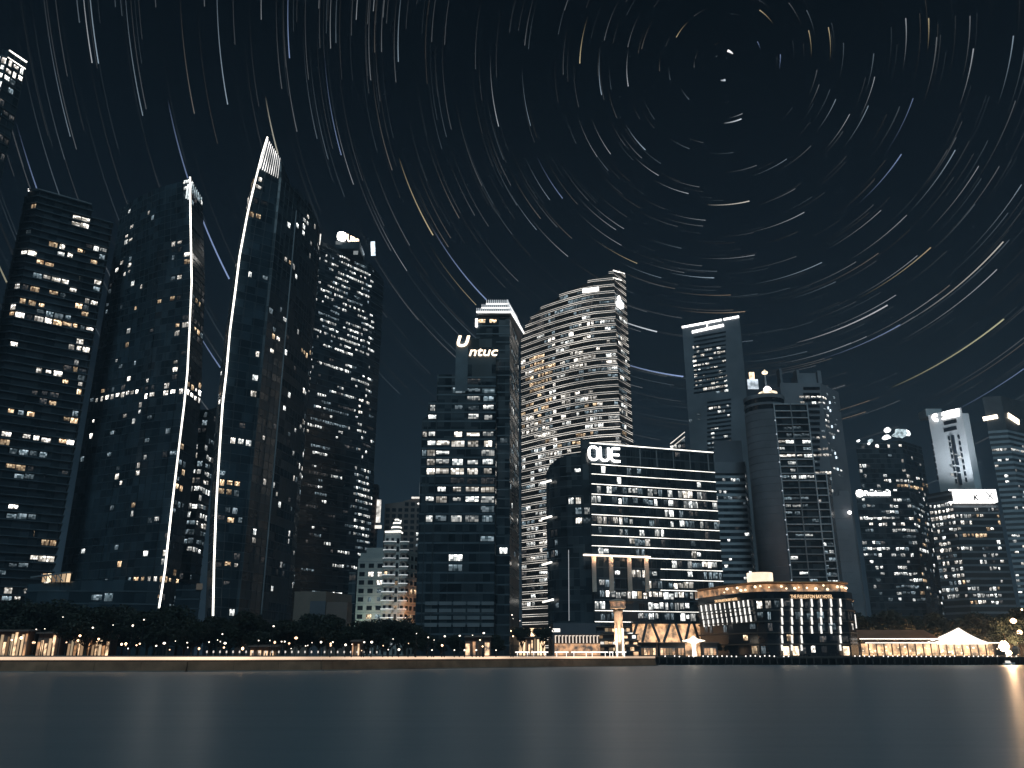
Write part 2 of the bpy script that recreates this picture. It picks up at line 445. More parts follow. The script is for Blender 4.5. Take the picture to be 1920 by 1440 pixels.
# ------------------------------------------------------------------ tower at the left edge of the picture
Y = 300; zt = P(20, 100, Y).z
b = Building('office_tower', 'lone tall tower rising past everything, its grid crown lit blue-white', P(0, 170, Y))
c0 = C(-95, 60, zt); c1 = C(18, 96, zt); c2 = C(50, 118, zt)
b.mass([c0, c1, c2], GLASS, 4, SLABD, .25, .5, 2.4, zones=[(-60,60,60,150,.85,'wwwcb'), (-60,150,30,190,.5,'cccw'), (-60,190,60,300,.45,'dddc')], win=(.8,.7), mull=True)
b.strip(c1+Vector((0,-.3,.2)), c2+Vector((.2,-.3,.2)), STRIPW, .5, .4); b.strip(c1+Vector((0,-.3,-3.5)), c2+Vector((.2,-.3,-3.5)), STRIPW, .4, .4)
b.finish()

# ------------------------------------------------------------------ balconied residential tower
Y = 330; zt = P(75, 357, Y).z
a0, a1, a2 = C(53, 359, zt), C(75, 357, zt), C(174, 385, zt)
e_ = (a2-a1).normalized(); a3 = a2 + e_*9.0; a3.z = zt - 6.4; a2b = a2 + e_*.05; a2b.z = zt - 6.4
b = Building('residential_tower', 'dark residential tower ringed by balcony slabs, scattered warm flats lit', a1)
b.mass([a0, a1, a2, a2b, a3], GLASS2, 3.3, SLABD, .9, .38, 3.4,
       rows=[(40,474,95,474,5,.9,'bon'), (98,462,160,475,5,.8,'oonb'), (98,474,190,492,5,.7,'obnw'), (60,380,110,388,5,.7,'wn'),
             (28,535,95,541,5,.95,'bob'), (133,541,195,545,5,.7,'on'), (12,588,185,617,5,.93,'bbo'), (0,818,145,838,6,.95,'bob'),
             (0,1078,45,1083,6,.9,'wwc'), (0,1107,52,1110,6,.8,'wn'), (60,374,170,399,4,0,'d')],
       zones=[(185,440,220,500,.45,'nwc'), (0,620,220,830,.09,'oonwnd'), (0,360,220,620,.07,'oonwcdn'), (0,830,220,1130,.10,'oonwncd')], persist=.66,
       win=(.9,.66), depth=24)
b.strip(a1+Vector((0,-1,.1)), a2+Vector((0,-1,.1)), SLABM, .5, .5, 'parapet'); b.strip(a0+Vector((0,-1,.1)), a1+Vector((0,-1,.1)), SLABM, .5, .5, 'parapet')
b.finish()
bm_ = MB(); p = C(53,359,zt); bm_.lathe([(.35,zt+.3),(.5,zt+.7),(.3,zt+1.2)], p.x, p.y, 8); part('aircraft_light', bm_, SIGNW, b.o)

# ------------------------------------------------------------------ the two sail-shaped towers
def sail_glass(): return GLASS
nose1 = chain([(357,333),(358,420),(360,530),(356,620),(352,700),(346,760),(335,850),(322,960),(310,1070),(299,1140),(290,1225)], 345)
left1 = chain([(228,390)], 372)
mid0 = chain([(262,368),(252,560),(234,750),(214,900),(188,1060),(165,1225)], 361)
mid1 = chain([(300,351),(294,560),(278,750),(262,900),(240,1060),(220,1225)], 352)
mid2 = chain([(342,340),(343,420),(343,530),(335,700),(328,760),(316,850),(302,960),(288,1070),(272,1225)], 346.5)
right1 = chain([(380,372),(381,420),(384,530),(380,640),(377,740),(368,850),(352,960),(338,1070),(318,1225)], 361)
b = Building('sail_tower', 'shorter curved sail-shaped tower with one thin white line of light down its edge', nose1[0])
b.mass([left1, mid0, mid1, mid2, nose1, right1], GLASS, 3.5, SLABD, .12, .3, 3.6,
       rows=[(176,749,292,735,6,1,'nnbw'), (184,735,292,724,5.5,.8,'cddo'), (303,738,350,735,5,1,'b'), (308,728,350,726,5,1,'b'),
             (350,730,382,740,5,1,'b'), (350,742,382,753,5,1,'b'), (350,721,380,728,4,.9,'o'), (248,1078,332,1078,6,1,'oob'), (248,1090,332,1090,6,.95,'oonb'), (140,1086,185,1083,6,.6,'nw'), (190,1086,245,1086,6,.5,'cd')],
       zones=[(340,332,358,376,1,'wc'), (358,332,384,384,1,'cdcw'), (322,455,358,650,.30,'oond'), (322,650,360,722,.5,'cddn'), (358,540,384,640,.3,'od'),
              (290,780,345,960,.26,'cdcnod'), (255,960,322,1072,.22,'dcwnd'), (210,395,310,510,.09,'nwnn'), (150,700,300,900,.08,'nwnc'), (100,500,300,1072,.065,'nnwcdo'), (240,1090,330,1140,.3,'cdo')],
       win=(.66,.66), mull=True, depth=26, side=False)
b.poly_strip([p+Vector((0,-.45,0)) for p in nose1[:-1]], .36, EDGE, 'edge_light')
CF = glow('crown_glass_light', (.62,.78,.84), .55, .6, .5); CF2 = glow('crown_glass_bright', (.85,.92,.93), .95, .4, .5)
for q in range(7):
    t = (q+.6)/7; A = P(359,338,344.3).lerp(P(379.5,371,359.8), t); Bq = P(359,372,344.3).lerp(P(379.5,386,359.8), t)
    m = MB(); m.bar(Vector((A.x,A.y-.3,Bq.z)), Vector((A.x,A.y-.3,A.z-.3)), .46, .15); part('crown_panel', m, CF, b.o)
for x0, ya, yb_ in ((349,345,372),(353,341,374)):
    p, q = P(x0,yb_,345.2), P(x0+1,ya,345.2); m = MB(); m.bar(p, Vector((p.x,p.y,q.z)), .7, .2); part('crown_panel', m, CF2, b.o)
b.finish()

nose2 = chain([(502,258),(492,290),(478,345),(465,400),(450,480),(442,545),(432,620),(425,700),(418,760),(412,850),(406,950),(402,1060),(400,1158),(398,1225)], 320)
left2 = chain([(499,275),(484,310),(471,350),(457,405),(442,485),(434,550),(423,620),(414,700),(407,760),(401,850),(395,950),(390,1060),(385,1158),(380,1225)], 333)
top2 = [(527,297,328),(527.5,337,328.2),(560,358,342),(582,384,356),(597,420,368),(602,445,378)]
b = Building('sail_tower', 'tallest sail-shaped tower with a striped white crown and bowed line of light', nose2[0])
b.mass([left2, nose2] + [P(x, y, yy) for x, y, yy in top2], GLASS, 3.5, SLABD, .12, .3, 3.4,
       rows=[(404,740,426,742,4.5,1,'bo'), (405,752,444,756,5,1,'b'), (428,828,480,838,5,.75,'wb'), (410,1062,448,1063,6,.95,'on'), (545,652,585,668,5,.9,'oo'), (448,510,500,526,5,.7,'wnc'), (505,632,526,640,5,1,'on'), (480,355,512,368,5,.9,'on'),
             (410,1103,446,1105,5,.85,'on'), (400,1104,402,1104,4,1,'n')],
       zones=[(492,256,530,338,0,'w'), (455,335,495,460,.30,'oond'), (412,890,436,985,.55,'oood'), (540,395,605,480,.13,'wn'), (440,480,560,660,.075,'nwnoc'), (520,660,600,1120,.10,'wwncd'), (412,660,530,1150,.075,'nwnwcd')],
       win=(.66,.66), mull=True, depth=26, side=False, faces=[0,1,3,4,5,6])
m = MB()
for q in range(9):
    t = (q+.5)/9; A = nose2[0].lerp(P(527,297,328), t); Bz = P(491,316,320).z*(1-t) + P(524,336,328).z*t
    xx = A.x if t > .35 else A.x - 0
    base = Vector((A.x-(1-t)*2.2, A.y-.45, Bz)); tp_ = Vector((A.x, A.y-.45, A.z-.6)); m = MB(); m.bar(base, tp_, (.14,.26,.2,.12)[q % 4], .2); part('crown_fin', m, CROWN, b.o)
b.poly_strip([p+Vector((0,-.45,0)) for p in nose2[:-1]], .36, EDGE, 'edge_light')
seam = chain([(556,395),(490,1152)], 337.5); m = MB(); m.bar(seam[0], seam[1], .5, .5); part('seam_fin', m, SLABM, b.o)
q = P(600,440,376); b.strip(q+Vector((.4,-.6,0)), q+Vector((.2,-.6,-6)), STRIPW, .5, .5)
b.finish()

# office block seen between the sails
Y = 440; zt = P(398,768,Y).z
b = Building('office_block', 'low office block with bright white floors glimpsed between two sail towers', P(375,1000,Y))
b.mass([P(340,768,Y), P(392,768,Y), P(412,762,Y+14)], GLASS2, 4.6, SLABD, .3, .6, 3.2, rows=[(330,990,400,1000,6,.0,'w')] and [], 
       zones=[(340,770,412,830,.3,'cwd'), (340,830,412,1035,.62,'wwwnc'), (300,1035,412,1180,.12,'cd')], win=(.85,.6))
b.finish()

# ------------------------------------------------------------------ tall office tower with the bright rooftop sign
Y = 460; zt = P(603,452,Y).z
a1 = C(603,452,zt); a2 = C(696,494,zt); dd = (a2-a1).normalized(); a0 = a1 - dd*16; a3 = C(707,490,zt)
a3 = a2 + Vector((6.5, 14, 0)); a3.z = zt - 6
b = Building('office_tower', 'tall office tower densely lit in small white windows with glaring rooftop sign', a1)
b.mass([a0, a1, a2, a3], GLASS2, 3.9, SLABD, .2, .5, 1.75, faces=[0,1,2],
       rows=[(560,1045,670,1062,5,.75,'wwc')],
       zones=[(590,455,700,478,.0,'w'), (560,470,700,665,.30,'wwwwc'), (560,665,700,720,.12,'wwwd'), (550,720,700,850,.14,'wwwcnd'), (664,880,692,1045,.85,'wwc'), (550,850,700,1048,.10,'wwcd'), (540,1048,700,1120,.05,'cw')],
       win=(.9,.40), depth=34, persist=.74)
up = Vector((0,0,1)); f0 = a1 + dd*9
b.box('roof_plant', f0.x, f0.x+16, f0.y+3, f0.y+20, zt, zt+5, GLASS2)
p0 = P(633,434,f0.y+2); m = MB(); m.lathe([(.2,zt+5.2),(2.6,zt+6),(3,zt+8),(2.6,zt+10),(.2,zt+10.8)], X(641,440,f0.y+2), f0.y+2, 12); part('sign_emblem', m, glow('sign_glare', (1,.97,.92), 7), b.o)
text('UBS', 6.4, SIGNO, b.o, (X(650,455,f0.y+2), f0.y+1.5, zt+5.0), math.atan2(dd.y,dd.x), .2, 0, .2, width=9.5)
b.strip(P(699,453,a3.y-3), P(700,479,a3.y-3), glow('lit_shaft', (.75,.9,1), 1.6, .5, .3), .6, 2.8, 'light_panel')
for q in ((634,452),(667,471)):
    w_ = P(q[0], q[1]+3, a1.y+4); m = MB(); m.box(w_.x-1.4, w_.x+1.4, w_.y-.3, w_.y+.1, w_.z-1.2, w_.z+1.2); part('window', m, WM['w'], b.o)
b.finish()

# brown slab behind it
Y = 620; zt = P(700,882,Y).z
b = Building('brown_tower', 'narrow brown stepped tower peeping out behind taller offices, one lit shaft', P(700,900,Y))
b.mass([P(672,884,Y), P(697,884,Y), P(702,890,Y+10)], BROWN, 3.8, SLABM, .1, .3, 2.6, zones=[(0,0,1920,1440,.06,'no')], unlit=True, win=(.5,.55), depth=20)
b.mass([P(697,908,Y-3), P(708,908,Y-3), P(712,912,Y+8)], BROWN, 3.8, None, .1, .3, 3, unlit=True, win=(.5,.5), depth=20)
m = MB(); p = P(707,937,Y-6); q = P(713,980,Y-6); m.box(p.x, p.x+3.2, p.y-.4, p.y, q.z, p.z); part('light_panel', m, glow('lit_shaft2', (1,.95,.88), .8, .6, .25), b.o)
m = MB(); p = P(703,985,Y-6); m.box(p.x, p.x+5, p.y-.4, p.y, p.z-2.4, p.z); part('light_panel', m, WM['n'], b.o)
b.finish()
Y = 560
b = Building('brown_hotel', 'dull brown gridded block of dark square windows behind the pale stepped apartments', P(755,1000,Y))
b.mass([P(722,945,Y), P(792,936,Y)], BROWN, 4.0, None, bay=4.2, unlit=True, zones=[(765,990,792,1050,.3,'wn'), (0,0,1920,1440,.04,'nw')], win=(.6,.6), depth=20)
b.mass([P(757,939,Y+2), P(788,933,Y+2)], BROWN, 4.0, None, bay=4.2, depth=10, z0=P(760,948,Y).z)
m = MB(); p = P(772,932,Y); m.box(p.x, P(790,932,Y).x, Y-1, Y+.4, p.z-1, p.z); part('light_strip', m, STRIPL, b.o)
m = MB(); p = P(787,905,Y); m.box(p.x, p.x+2, Y-1, Y+.4, p.z-9, p.z); part('light_panel', m, WM['c'], b.o)
b.finish()

def onplane(px, py, A, B, out_=0.0):
    """where the ray through a pixel meets the upright facade through A and B"""
    n = Vector((B.y-A.y, A.x-B.x, 0)).normalized(); d = Vector(ray(px, py)); t = n.dot(Vector((A.x, A.y, 0)))/n.dot(Vector((d.x, d.y, 0)))
    return Vector((0, 0, CAMZ)) + d*t + n*out_
def rz_of(A, B): return math.atan2(B.y-A.y, B.x-A.x)

# ------------------------------------------------------------------ pale stepped apartment house
Y = 335
b = Building('apartment_house', 'pale floodlit apartment house with stepped crown and curved balcony stacks', P(725,1100,Y))
fh = 3.25
zl = P(700,1047,Y).z
b.mass([P(672,1047,Y), P(722,1047,Y)], PLAST, fh, SLABM, .06, .12, 3.2, unlit=True, zones=[(680,1070,715,1160,.34,'onc'), (0,0,1920,1440,.05,'o')], win=(.56,.5), depth=16)
b.mass([P(676,1037,Y+3), P(722,1037,Y+3)], PLAST, fh, None, bay=3.2, unlit=True, zones=[(0,0,1920,1440,.2,'n')], win=(.5,.5), depth=12, z0=zl-.4)
b.mass([P(688,1027,Y+5), P(722,1027,Y+5)], PLAST, fh, None, bay=3.2, unlit=True, zones=[(0,0,1920,1440,.25,'o')], win=(.5,.5), depth=10, z0=zl-.4)
c1, c2 = P(760,1040,Y), P(784,1036,Y+8)
b.mass([P(722,998,Y-1), P(752,998,Y-1)], PLAST, fh, None, bay=2.0, unlit=True, zones=[(738,1090,760,1150,.3,'o'), (0,0,1920,1440,.05,'o')], win=(.45,.6), depth=14, name='tower_wall')
b.mass([P(752,1032,Y-.5), P(762,1032,Y-.5), c2], PLAST, fh, SLABM, .06, .12, 3.0, unlit=True, zones=[(760,1100,785,1160,.22,'o'), (0,0,1920,1440,.04,'o')], win=(.5,.5), depth=14, name='wing_wall')
for px, rad, ztop in ((727.5, 2.5, 1015), (755.5, 1.7, 1018)):
    cx = X(px, 1100, Y-1); z = GZ + fh; zt_ = P(px, ztop, Y).z
    while z < zt_:
        m = MB(); arc = [(cx+rad*math.cos(a), Y-1.2+rad*.62*math.sin(a)) for a in [math.pi + math.pi*q/10 for q in range(11)]]
        m.prism(arc, z, z+1.15); bo = part('balcony', m, PLAST, b.o)
        m = MB(); arc2 = [(cx+(rad+.12)*math.cos(a), Y-1.2+(rad*.62+.12)*math.sin(a)) for a in [math.pi + math.pi*q/10 for q in range(11)]]
        m.prism(arc2, z+1.17, z+1.36); part('light_strip', m, glow('balcony_light', (.92,.97,1), .75, .3, .2), bo); z += fh
zc = P(738,998,Y-1).z; cx = X(741,990,Y)
for k_, (r_, h0, h1) in enumerate(((2.5,.1,2.0),(1.9,2.2,3.8),(1.3,4.0,5.2),(.7,5.4,6.4))):
    m = MB(); m.lathe([(r_, zc+h0), (r_, zc+h1)], cx, Y+4, 16); part('crown_drum', m, PLAST, b.o)
    m = MB(); m.lathe([(r_+.15, zc+h0+.1), (r_+.25, zc+h0+.5), (r_+.1, zc+h0+.6)], cx, Y+4, 16); part('light_ring', m, STRIPW, b.o)
b.strip(P(722,997,Y-1.3), P(752,996,Y-1.3), STRIPW, .5, .3)
for px, zz, cl, en in ((679,1150,(.62,.95,.75),1300), (700,1150,(1,.85,.55),1000), (741,1150,(1,.55,.22),1700), (722,1150,(.65,.85,1),1100)):
    ld = bpy.data.lights.new('floodlight', 'SPOT'); ld.energy = en*2.0; ld.color = cl; ld.spot_size = R(95); ld.spot_blend = 1; ld.shadow_soft_size = .6
    lo = bpy.data.objects.new('floodlight', ld); col.objects.link(lo); lo.parent = b.o
    lo.location = Vector((X(px,1150,Y-13), Y-13, GZ+9)) - org(b.o); lo.rotation_euler = (R(118), 0, 0)
ld = bpy.data.lights.new('floodlight', 'SPOT'); ld.energy = 14000; ld.color = (1,.40,.15); ld.spot_size = R(62); ld.spot_blend = 1; ld.shadow_soft_size = .6
lo = bpy.data.objects.new('floodlight', ld); col.objects.link(lo); lo.parent = b.o
lo.location = Vector((X(774,1150,Y-15), Y-15, GZ+15)) - org(b.o); lo.rotation_euler = (R(102), 0, R(2))
b.finish()

# ------------------------------------------------------------------ stepped black tower with the U sign
Y = 320
b = Building('office_tower', 'stepped black office tower with white lettered sign and bright tiered crown', P(865,1100,Y))
b.mass([P(792,787,Y), P(803,787,Y), P(803.3,752,Y), P(820,752,Y), P(820.3,702,Y), P(930,702,Y), P(931,702,Y+6)], GLASS2, 3.72, SLABD, .12, .7, 5.4,
       rows=[(795,968,925,966,6,.75,'wcw'), (828,1041,868,1039,7,.9,'wn'), (790,1130,926,1130,0,0,'d')],
       zones=[(795,700,930,785,.38,'wwwcd'), (795,785,930,800,.35,'wc'), (795,800,930,850,.85,'wwnn'), (795,850,930,866,.5,'wcd'), (795,866,930,890,.9,'wnwn'), (795,890,930,912,.35,'cd'), (795,912,930,945,.8,'wwn'), (795,945,930,990,.2,'wc'), (795,990,930,1110,.07,'wcdo'), (795,1110,930,1170,.0,'d')],
       win=(.84,.62), depth=30, mull=True, faces=[0,2,4,5])
b.mass([P(855,640,Y-1.2), P(878,640,Y-1.2)], SLABD, 4, None, depth=20, name='shaft', bay=8, z0=P(866,735,Y).z)
b.mass([P(878.5,634,Y+.6), P(930,634,Y+.6)], GLASS2, 3.72, None, depth=20, bay=4, zones=[(0,650,1920,700,.06,'w')], name='upper_wall')
u0, u1, u2 = P(893,592,Y+8), P(956,592,Y+8), P(973,592,Y+8) + Vector((0,28,0)); u2.z = u1.z
b.mass([u0, u1, u2], GLASS2, 3.72, SLABD, .1, .5, 4.2, zones=[(893,596,945,612,.9,'o'), (956,600,990,900,.28,'wcc'), (930,700,990,1100,.14,'cw'), (930,640,960,660,.5,'n')], win=(.6,.6), depth=14, name='upper_tower')
zt = u1.z
for k_, (i_, h0, h1) in enumerate(((-1.2,.3,2.3),(.9,3.0,5.0),(2.8,5.7,7.9))):
    rg = [(u0.x+i_*1.0+1.5, u0.y+i_-.6), (u1.x-i_*.3, u1.y+i_-.6), (u2.x-i_*.6+1.4, u2.y-6), (u2.x-i_-1, u2.y+10), (u0.x+i_, u2.y+10)]
    m = MB(); m.prism(rg, zt+h0, zt+h0+.8); part('crown_ledge', m, SLABG, b.o)
    for (A, B) in ((Vector((*rg[0],0)), Vector((*rg[1],0))), (Vector((*rg[1],0)), Vector((*rg[2],0)))):
        m = MB(); z = Vector((0,0,zt+h0+.55)); d = (B-A).normalized(); nn = Vector((d.y,-d.x,0))
        m.bar(A+z+nn*.3-d*.2, B+z+nn*.3+d*.2, .3, .75); part('light_strip', m, CROWN, b.o)
        m = MB(); nb = int((B-A).length/.8)
        for q in range(nb+1): c = A.lerp(B, q/nb)-nn*.3; m.bar(c+Vector((0,0,zt+h0+.9)), c+Vector((0,0,zt+h1+.6)), .3, .3)
        o = part('louvres', m, glow('louvre_light', (.9,.95,1), .5), b.o); o['kind'] = 'stuff'
    m = MB(); m.prism([(x+(.6 if n_ in (0,4) else -.6), y+.8) for n_, (x, y) in enumerate(rg)], zt+h0+.8, zt+h1+.6); part('crown_tier', m, SLABM, b.o)
p = P(855,649,Y-2); SIGNP = glow('sign_cream_peach', (1,.78,.58), 2.4); text('U', 6.4, SIGNP, b.o, (p.x-.3, Y-2, p.z), 0, .3, .22, .2, width=5.4)
p = P(878,667,Y-.2); text('ntuc', 5.6, SIGNP, b.o, (p.x, Y-.3, p.z), math.atan2(.0,1), .25, .2, .04, width=X(932,660,Y)-X(878,660,Y))
m = MB(); p = P(893,600,Y+7); m.box(p.x-.4, p.x+.6, Y+7, Y+7.6, p.z-3, p.z+.6); part('light_panel', m, SIGNW, b.o)
for q in range(4):                                                                      # pale spandrels on the lowest floors
    zz = P(860,1128+q*13.5,Y).z
    for g_ in range(5):
        x0 = X(797+g_*26.5, 1140, Y); m = MB(); m.box(x0, x0+4.6, Y-.5, Y-.1, zz-1.3, zz); part('spandrel', m, SLABM, b.o)
b.finish()

# ------------------------------------------------------------------ curved tower of lit floor edges
tops = [(977,640),(985,614),(1000,592),(1020,575),(1040,562),(1065,546),(1090,536),(1112,526),(1150,510)]
def yb(px): s_ = (1150-px)/173; return 430 + 36*s_**1.7
ch9 = [P(x, y, yb(x)) for x, y in tops] + [P(1171.5,512,444)]
b = Building('curved_tower', 'broad curved tower banded with thin bright lines at every floor edge', ch9[5])
FH9 = 4.0
b.mass(ch9, GLASSB, FH9, SLABD, .45, 1.15, 2.8,
       rows=[(985,801,1060,778,6,.95,'nonb'), (1075,766,1125,757,6,.9,'oonc'), (975,797,1045,785,6,.9,'bno'), (1100,789,1172,775,6,.9,'cwwn'), (1075,782,1130,775,5,.8,'ccw'), (1020,640,1085,624,5,.8,'ccb'), (1075,615,1150,605,6,.9,'bw')],
       zones=[(1085,535,1150,548,.0,'c'), (1040,545,1172,590,.5,'ccdc'), (970,590,1060,630,.3,'cd'), (972,670,1030,770,.6,'ooon'), (972,770,1040,830,.55,'noon'), (1012,620,1175,770,.34,'wnnwc'), (1060,595,1175,620,.4,'wcd'), (970,620,1012,680,.1,'wd'), (1012,770,1175,840,.3,'wod'), (960,830,1100,900,.4,'wn'), (960,900,1040,950,.25,'wc'), (960,950,1040,1140,.5,'wwncd')],
       win=(.98,.46), persist=.86, depth=40, faces=list(range(9)))
topz = [c.z for c in ch9]
k_ = 1
while GZ + k_*FH9 < max(topz):
    z = GZ + k_*FH9; pts = []
    for i in range(len(ch9)):
        if topz[i] >= z:
            if i and topz[i-1] < z:
                t = (z-topz[i-1])/(topz[i]-topz[i-1]); q = ch9[i-1].lerp(ch9[i], t); pts.append(Vector((q.x, q.y, z)))
            pts.append(Vector((ch9[i].x, ch9[i].y, z)))
    if len(pts) >= 2:
        for dz in (.05, 1.12): b.poly_strip([q+Vector((.15 if q is pts[-1] else 0, -.62, dz)) for q in pts], .095, STRIPL, 'light_strip', 4)
    k_ += 1
A9, B9 = ch9[6], ch9[8]
p = onplane(1092,551,A9,B9,-.0); q = onplane(1122,540,A9,B9,0); m = MB(); m.hexa([Vector((p.x,p.y-1.6,p.z)), Vector((q.x,q.y-1.6,p.z)), Vector((q.x,q.y-1.2,p.z)), Vector((p.x,p.y-1.2,p.z)), Vector((p.x,p.y-1.6,q.z)), Vector((q.x,q.y-1.6,q.z)), Vector((q.x,q.y-1.2,q.z)), Vector((p.x,p.y-1.2,q.z))]); part('sign_panel', m, SIGNW, b.o)
p = P(1161,572,433); m = MB(); m.lathe([(2.6,p.z-1.5),(2.6,p.z+.6),(1.4,p.z+2.2),(.9,p.z+3),(1.1,p.z+4.2),(.5,p.z+5.6)], p.x, p.y, 12); part('emblem_light', m, SIGNW, b.o)
for yy in (507, 521):
    b.strip(P(1150,yy,429.4), P(1171,yy+6,443), STRIPW, .5, .4)
# lit entrance at its foot
m = MB(); p = P(972,1178,428); q = P(1022,1212,428); m.box(p.x, q.x, 428.3, 428.8, GZ, p.z); part('lobby_glass', m, glow('lobby_glow', (1,.66,.38), 1.8, .6, .2), b.o)
b.finish()

# ------------------------------------------------------------------ broad office block with the rounded sign
Y = 385; zt = P(1105,831,Y).z
A, B = C(1105,831,zt), C(1337,849,zt); d10 = (B-A).normalized(); n10 = Vector((d10.y,-d10.x,0))
b = Building('office_block', 'broad dark office block with a rounded white sign and white lines between floors', A.lerp(B,.5))
z1 = onplane(1109,871,A,B).z; nfl = round((z1-GZ)/4.75); FH = (z1-GZ)/nfl
def rowl(x0, x1, y, tol=6): sl = 16/230; return (x0, y+(x0-1109)*sl*(.35+.65*(1228-y)/400), x1, y+(x1-1109)*sl*(.35+.65*(1228-y)/400), tol)
def rw(x0, x1, y, pr, ks): return rowl(x0, x1, y)+(pr, ks)
b.mass([A, B, B+Vector((6,30,0))], GLASS2, FH, SLABD, .25, .55, 2.7, depth=20, mull=True, faces=[0],
       rows=[rw(1112,1150,878,.8,'wc'), rw(1170,1205,878,.8,'oc'), rw(1115,1260,916,.6,'wwc'), rw(1270,1320,916,.8,'wnc'), rw(1112,1345,935,.62,'wwcd'), rw(1112,1345,953,.18,'wcd'),
             rw(1109,1170,970,1,'nnb'), rw(1200,1345,970,.55,'cwwd'), rw(1160,1270,991,.6,'wwc'), rw(1178,1215,1009,.85,'wn'), rw(1120,1215,1027,.4,'wc'),
             rw(1250,1345,1045,.7,'wcn'), rw(1080,1240,1063,.5,'wwc'), rw(1255,1345,1063,.6,'wc'), rw(1080,1240,1083,.6,'wn'), rw(1080,1280,1103,.75,'wwn'), rw(1080,1300,1123,.8,'woonb'), rw(1112,1320,1145,.62,'wcwn')],
       zones=[(1250,1040,1350,1100,.36,'wwcn'), (1075,1058,1245,1110,.3,'wwcn'), (1080,1112,1320,1135,.7,'wonbw'), (1112,1136,1320,1165,.5,'wcwn'), (0,900,1920,1040,.14,'wcd'), (0,0,1920,1440,.03,'wcd')], win=(.92,.66))
b.mass([P(1088,823,Y+3), P(1106,823,Y+3)], GLASS2, FH, None, .2, .5, 3.2, zones=[(1060,880,1110,1000,.35,'wcw')], depth=26, name='corner_wall')
lw = [P(1024,887,Y+16), P(1031,872,Y+11), P(1044,861,Y+7), P(1062,853,Y+4.5), P(1089,848,Y+3.5)]
b.mass(lw, GLASS2, FH, SLABD, .08, .3, 3.4, zones=[(1065,880,1100,1000,.3,'wcn'), (1022,980,1050,1090,.25,'cd'), (0,0,1920,1440,.03,'cwd')], depth=22, name='curved_wall', win=(.8,.6))
for k_ in range(0, nfl+1):
    z = GZ + k_*FH + .25; rng = None; i_ = nfl - k_
    if i_ <= 8: rng = (1109, None)
    elif i_ == 9: rng = (1214, None)
    elif i_ <= 12: rng = (1238, None if i_ < 12 else 1335)
    elif i_ in (14, 15, 16): rng = (1115, 1313)
    if rng is None or z < GZ+8: continue
    a0 = onplane(rng[0], pix(A.lerp(B,.3)+Vector((0,0,z-zt)))[1], A, B); a0.z = z
    a1 = B.copy() if rng[1] is None else onplane(rng[1], pix(A.lerp(B,.8)+Vector((0,0,z-zt)))[1], A, B); a1.z = z
    b.strip(a0+n10*.38, a1+n10*.38, STRIPW, .27, .2)
b.strip(A+n10*.3+Vector((0,0,.1)), B+n10*.3+Vector((0,0,.1)), STRIPW, .4, .25)
for px in (1200,1231,1262,1293,1327):                                                  # posts of the open roof storey
    p = onplane(px, 860, A, B, .2); m = MB(); m.bar(Vector((p.x,p.y,zt-1)), Vector((p.x,p.y,z1+1)), .5, .5); part('roof_post', m, SLABM, b.o)
zc_ = onplane(1150,1040,A,B).z
cn = onplane(1092,1041,A,B,1.6); ce = onplane(1216,1047,A,B,1.6); ce.z = cn.z; b.strip(cn, ce, glow('canopy_light', (1,.86,.7), 1.8, .2), .7, 1.6, 'canopy')
COLP = surf('pale_column', (.55,.45,.38), .6)
for px in (1111,1143,1177,1209):
    p = onplane(px, 1042, A, B, 1.2); q = onplane(px, 1110, A, B, 1.2); m = MB(); m.bar(Vector((p.x,p.y,q.z)), Vector((p.x,p.y,p.z)), 1.9, 1.2); part('column', m, COLP, b.o)
    ld = bpy.data.lights.new('uplight', 'POINT'); ld.energy = 420; ld.color = (1,.6,.36); ld.shadow_soft_size = .4
    lo = bpy.data.objects.new('uplight', ld); col.objects.link(lo); lo.parent = b.o; lo.location = Vector((p.x,p.y,p.z-1.5)) + n10*2.2 - org(b.o)
# the sign: three rounded letters made of strokes
def stroke(m, pts, w_, org_, dx, nn, th=.4):
    for (x0, y0), (x1, y1) in zip(pts, pts[1:]):
        dv = Vector((x1-x0, y1-y0)); 
        if dv.length < 1e-6: continue
        dv.normalize(); e2 = dv*w_*.18; pr = Vector((-dv.y, dv.x))*w_/2
        c = [Vector((x0,y0))-e2-pr, Vector((x1,y1))+e2-pr, Vector((x1,y1))+e2+pr, Vector((x0,y0))-e2+pr]
        f = lambda q, o_: org_ + dx*q.x + Vector((0,0,q.y)) + nn*o_
        m.hexa([f(q, 0) for q in c] + [f(q, th) for q in c])
def arc(cx, cy, rx, ry, a0, a1, n=8): return [(cx+rx*math.cos(R(a0+(a1-a0)*q/n)), cy+ry*math.sin(R(a0+(a1-a0)*q/n))) for q in range(n+1)]
so = onplane(1101,862,A,B,1.0); se = onplane(1162,862,A,B,1.0); wl = (se-so).length; u = wl/15.5; hh = 5.6*u*1.02
def rr(x, w_, h_, r_): return arc(x+r_, r_, r_, r_, 270, 180, 5) + arc(x+r_, h_-r_, r_, r_, 180, 90, 5) + arc(x+w_-r_, h_-r_, r_, r_, 90, 0, 5) + arc(x+w_-r_, r_, r_, r_, 0, -90, 5) + [(x+r_, 0)]
r_ = 1.5*u
